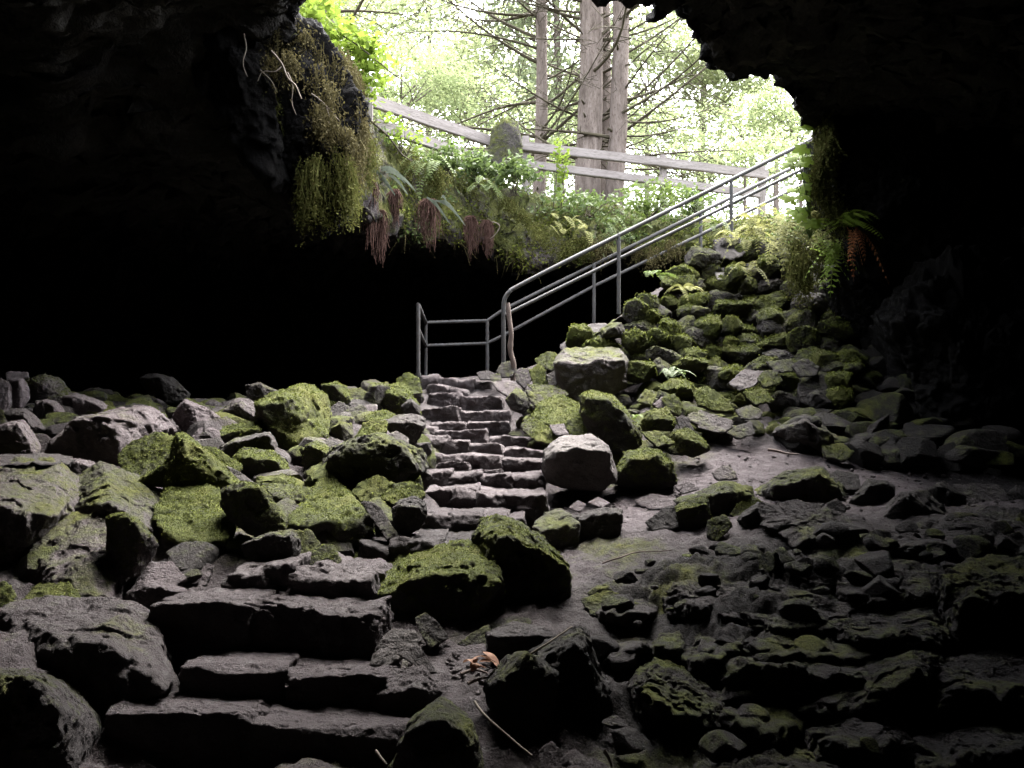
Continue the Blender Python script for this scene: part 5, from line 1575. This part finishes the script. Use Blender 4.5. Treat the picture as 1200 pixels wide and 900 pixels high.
twig('hanging_root', [(390, 35, 12), (415, 50, 12), (440, 70, 12), (462, 88, 12), (478, 100, 12.2), (485, 122, 12.4)], .012, 'thin bare twig arching out over the sloping fence', 'twig_bark', GTW, forks=[[(462, 88, 12), (476, 92, 12), (480, 104, 12)]])
twig('hanging_root', [(577, 260, 13.6), (585, 264, 13.5), (580, 275, 13.5), (574, 280, 13.5)], .010, 'pale curl of root beside the narrow tassels', group=GTW)

GTD = 'dead twigs on the ground'
twig('fallen_stick', [(900, 527, 8.55), (918, 530, 8.5), (936, 532, 8.45)], .018, 'thin fallen stick lying on the lit dirt floor', 'stick_wood', GTD)
twig('fallen_stick', [(619, 768, 3.62), (640, 757, 3.6), (657, 745, 3.66), (672, 733, 3.75)], .006, 'thin pale twig lying over the crest of the big black boulder', 'pale_root', GTD)
twig('fallen_stick', [(556, 822, 3.3), (575, 845, 3.2), (600, 868, 3.12), (624, 888, 3.05)], .006, 'long thin root lying along the bottom edge of the picture', 'pale_root', GTD)
twig('fallen_stick', [(706, 660, 5.45), (725, 655, 5.45), (745, 648, 5.5), (786, 645, 5.5)], .007, 'broken stick lying on the slope past the stair-foot boulders', 'stick_wood', GTD)
twig('fallen_stick', [(440, 880, 3.0), (447, 888, 2.98), (455, 897, 2.95)], .007, 'short pale twig by the tent-shaped boulder', 'pale_root', GTD)
twig('fallen_stick', [(708, 880, 2.95), (713, 888, 2.95), (717, 899, 2.95)], .009, 'short pale twig standing at the bottom edge of the picture', 'pale_root', GTD)
twig('fallen_stick', [(540, 790, 3.65), (556, 786, 3.68), (572, 790, 3.66)], .009, 'dark stick beneath the dry leaves', 'stick_wood', GTD)
twig('fallen_stick', [(548, 801, 3.55), (562, 797, 3.58), (577, 796, 3.58)], .008, 'second dark stick in front of the dry leaves', 'stick_wood', GTD)
lf = random.Random(9)
for (x, y, lab) in [(549, 781, 'pale dry leaf by itself at the edge of the leaf litter'), (565, 778, 'curled dry leaf in the middle of the leaf litter'), (575, 774, 'reddish dry leaf nearest the black block'), (561, 788, 'brown dry leaf across the sticks'),
                    (571, 782, 'small dry leaf under the reddish one')]:
    mb = MB()
    n = 9
    f = np.linspace(0, 1, n)
    L = .11
    pts = np.stack([L * (f - .5), .02 * np.sin(f * 3), .018 * np.sin(f * math.pi) + .012], 1)
    ribbon(mb, pts, .026 * np.sin(f * math.pi) ** .8 + .001, np.array((0, 1, lf.uniform(-.5, .5))))
    o = mb.obj('dry_leaf', M['dry_leaf'])
    o.location = at(x, y, 3.62); o.rotation_euler = (lf.uniform(-.4, .6), lf.uniform(-.3, .3), lf.uniform(0, 6))
    tag(o, lab, 'leaf', 'dry leaves among the stones')

# ------------------------------------------------------------------ what nobody could count


def stone_scatter(name, pos, size, seed, mat, lvl=2, **attrs):
    v0, f0 = ico(lvl)
    rnd = np.random.default_rng(seed)
    V, F = [], []
    for k, (p, s) in enumerate(zip(pos, size)):
        ax = rand_dirs(9, rnd); dd = rnd.uniform(.55, 1, 9)
        inv = (np.maximum(v0 @ ax.T, 0) / dd).max(1)
        r = np.minimum(1 / np.maximum(inv, .55), 1.25)
        V.append(p + v0 * r[:, None] * s * np.array((1, .8, rnd.uniform(.45, .8))))
        F.append(f0 + k * len(v0))
    V = np.vstack(V)
    me = mesh_np(name, V, np.vstack(F), False, {a: (np.full(len(V), b) if np.isscalar(b) else np.repeat(b, len(v0))) for a, b in attrs.items()})
    return tag(link(name, me, mat), kind='stuff')


rg = np.random.default_rng(41)


def scatter_xy(poly, n):
    lo, hi = np.min(poly, 0), np.max(poly, 0)
    out = []
    while len(out) < n:
        q = rg.uniform(lo, hi)
        if in_poly(q[0], q[1], [tuple(z) for z in poly]):
            out.append(q)
    return np.array(out)


_rub = plan('-40,660,4.6 260,690,4.9 420,660,5.2 480,600,6.2 490,540,8 480,480,11 430,470,12 250,470,11.4 -60,460,10.8 -300,520,7.5')
q = scatter_xy(_rub, 480)
sz = rg.uniform(.05, .22, 480)
stone_scatter('rubble', np.column_stack([q, floor_z(q[:, 0], q[:, 1]) + sz * .25]), sz, 3, M['floor'], 3, moss=rg.uniform(0, .85, 480), warm=rg.uniform(.1, .9, 480), shade=rg.uniform(.45, .95, 480))
_r2 = plan('600,520,9.6 700,560,8.4 790,560,8.2 860,520,9.3 960,530,9.2 1040,470,10.4 960,450,10.6 760,455,10.4 640,450,11.4')
q = np.vstack([scatter_xy(_r2, 200), scatter_xy(plan('660,425,11.6 740,440,10.6 860,470,10.2 960,460,10.4 960,330,12 860,300,12.4 760,350,12.1'), 260)])
sz = rg.uniform(.05, .19, 460)
stone_scatter('rubble', np.column_stack([q, floor_z(q[:, 0], q[:, 1]) + sz * .25]), sz, 5, M['floor'], 3, moss=rg.uniform(.35, 1.0, 460), warm=rg.uniform(.1, .5, 460), shade=rg.uniform(.5, 1.0, 460))
q = scatter_xy(plan('930,535,9.0 1000,548,8.7 1150,560,8.5 1250,540,9.5 1100,440,10.5 980,420,11.2 950,470,10.2'), 120)
sz = rg.uniform(.08, .32, 120)
stone_scatter('rubble', np.column_stack([q, floor_z(q[:, 0], q[:, 1]) + sz * .3]), sz, 6, M['floor'], 4, moss=rg.uniform(.0, .6, 120), warm=.2, shade=rg.uniform(.25, .55, 120))  # stones coloured darker, with the shade put into their tone
q = scatter_xy(OUTCROP, 260)
q = q[q[:, 1] > 3.2]
sz = rg.uniform(.025, .13, len(q)) * rg.uniform(.5, 1, len(q))
stone_scatter('rubble', np.column_stack([q, floor_z(q[:, 0], q[:, 1]) + .0 + sz * .1]), sz, 8, M['floor'], 4, moss=rg.uniform(0, .5, len(q)), warm=.35, shade=rg.uniform(.3, .5, len(q)))
q = scatter_xy(DIRT, 700)
q2 = scatter_xy(plan('180,860,3.4 560,880,3.2 590,760,4.2 440,720,4.6 300,700,4.9 180,730,4.2'), 500)
q = np.vstack([q, q2])
sz = rg.uniform(.006, .03, len(q)) * rg.uniform(.5, 1, len(q))
stone_scatter('gravel', np.column_stack([q, floor_z(q[:, 0], q[:, 1]) + .01]), sz, 7, M['floor'], 2, moss=0.0, warm=.6, shade=rg.uniform(.45, 1.3, len(q)))

# leaves, grass and roots carpeting the bank above the cave mouth
gm, gn = SHELL.shape[:2]
th = SHT
sel = np.where((np.sin(th) > .22) & (np.cos(th) > -.75) & (np.cos(th) < .85))[0]
rows = rg.integers(15, 53, 26000)
cols = rg.choice(sel, 26000)
pp = SHELL[rows, cols] + rg.normal(0, .06, (26000, 3))
keep = fbm(pp * 1.3 + 4, 3) > -.12
pp = pp[keep]
half = fbm(pp * .8 + 9, 2) > .05
g1, g2, g3 = MB(), MB(), MB()
leaves(g1, pp[half] + rg.normal(0, .05, (half.sum(), 3)), .040, .8, rg, .55)
leaves(g2, pp[~half] + rg.normal(0, .05, ((~half).sum(), 3)), .034, .8, rg, .4)
for b in pp[rg.choice(len(pp), 2600)]:
    L = rg.uniform(.1, .38)
    f = np.linspace(0, 1, 5)[:, None]
    d = np.array((rg.normal(0, .5), -rg.uniform(.1, .6), rg.uniform(-.7, .5)))
    ribbon(g3, b + d * L * f + np.array((0, -.03, -.6)) * L * f * f, .006 * (1 - .7 * f[:, 0]))
tag(g1.obj('ground_cover', M['shrub_leaf'], smooth=False), kind='stuff')
tag(g2.obj('moss_carpet', M['moss_fuzz'], smooth=False), kind='stuff')
tag(g3.obj('dry_grass', M['brown_moss'], smooth=False), kind='stuff')
# ------------------------------------------------------------------ camera, light, exposure
cam = bpy.data.cameras.new('camera')
cam.sensor_width = 36.0
cam.lens = 36.0 * FPX / 1200.0
cam.clip_start = 0.05
cam.clip_end = 500
co = bpy.data.objects.new('camera', cam)
COL.objects.link(co)
co.location = (0, 0, 0)
co.rotation_euler = (math.radians(90), 0, 0)
SC.camera = co

SUN_EL, SUN_AZ = 62.0, 32.0      # overcast brightness from beyond the opening, a little to the right
w = bpy.data.worlds.new('World')
SC.world = w
w.use_nodes = True
nt = w.node_tree
nt.nodes.clear()
sky = nt.nodes.new('ShaderNodeTexSky')
sky.sky_type = 'NISHITA'
sky.sun_disc = False
sky.sun_elevation = math.radians(SUN_EL)
sky.sun_rotation = math.radians(SUN_AZ)
sky.dust_density = 4.0
sky.air_density = 1.0
hs = nt.nodes.new('ShaderNodeHueSaturation')
hs.inputs['Saturation'].default_value = 0.22
bg = nt.nodes.new('ShaderNodeBackground')
bg.inputs['Strength'].default_value = 0.15
ow = nt.nodes.new('ShaderNodeOutputWorld')
nt.links.new(sky.outputs[0], hs.inputs['Color'])
nt.links.new(hs.outputs[0], bg.inputs['Color'])
nt.links.new(bg.outputs[0], ow.inputs['Surface'])

sl = bpy.data.lights.new('sun', 'SUN')
sl.energy = 1.5
sl.angle = math.radians(50)
sl.color = (1.0, .97, .93)
so = bpy.data.objects.new('sun', sl)
COL.objects.link(so)
el, az = math.radians(SUN_EL), math.radians(SUN_AZ)
dirv = Vector((math.sin(az) * math.cos(el), math.cos(az) * math.cos(el), math.sin(el)))
so.rotation_euler = dirv.to_track_quat('Z', 'Y').to_euler()
so.location = dirv * 40

SC.view_settings.view_transform = 'Standard'
SC.view_settings.look = 'None'
SC.view_settings.exposure = 4.4
SC.view_settings.gamma = 1.0
SC.view_settings.use_curve_mapping = False
SC.render.engine = 'CYCLES'
SC.cycles.use_denoising = True
try:
    SC.cycles.denoiser = 'OPENIMAGEDENOISE'
except Exception:
    pass
SC.cycles.max_bounces = 7
SC.cycles.diffuse_bounces = 5
SC.cycles.glossy_bounces = 2
SC.cycles.transparent_max_bounces = 4
SC.cycles.sample_clamp_indirect = 4.0
SC.cycles.caustics_reflective = False
SC.cycles.caustics_refractive = False
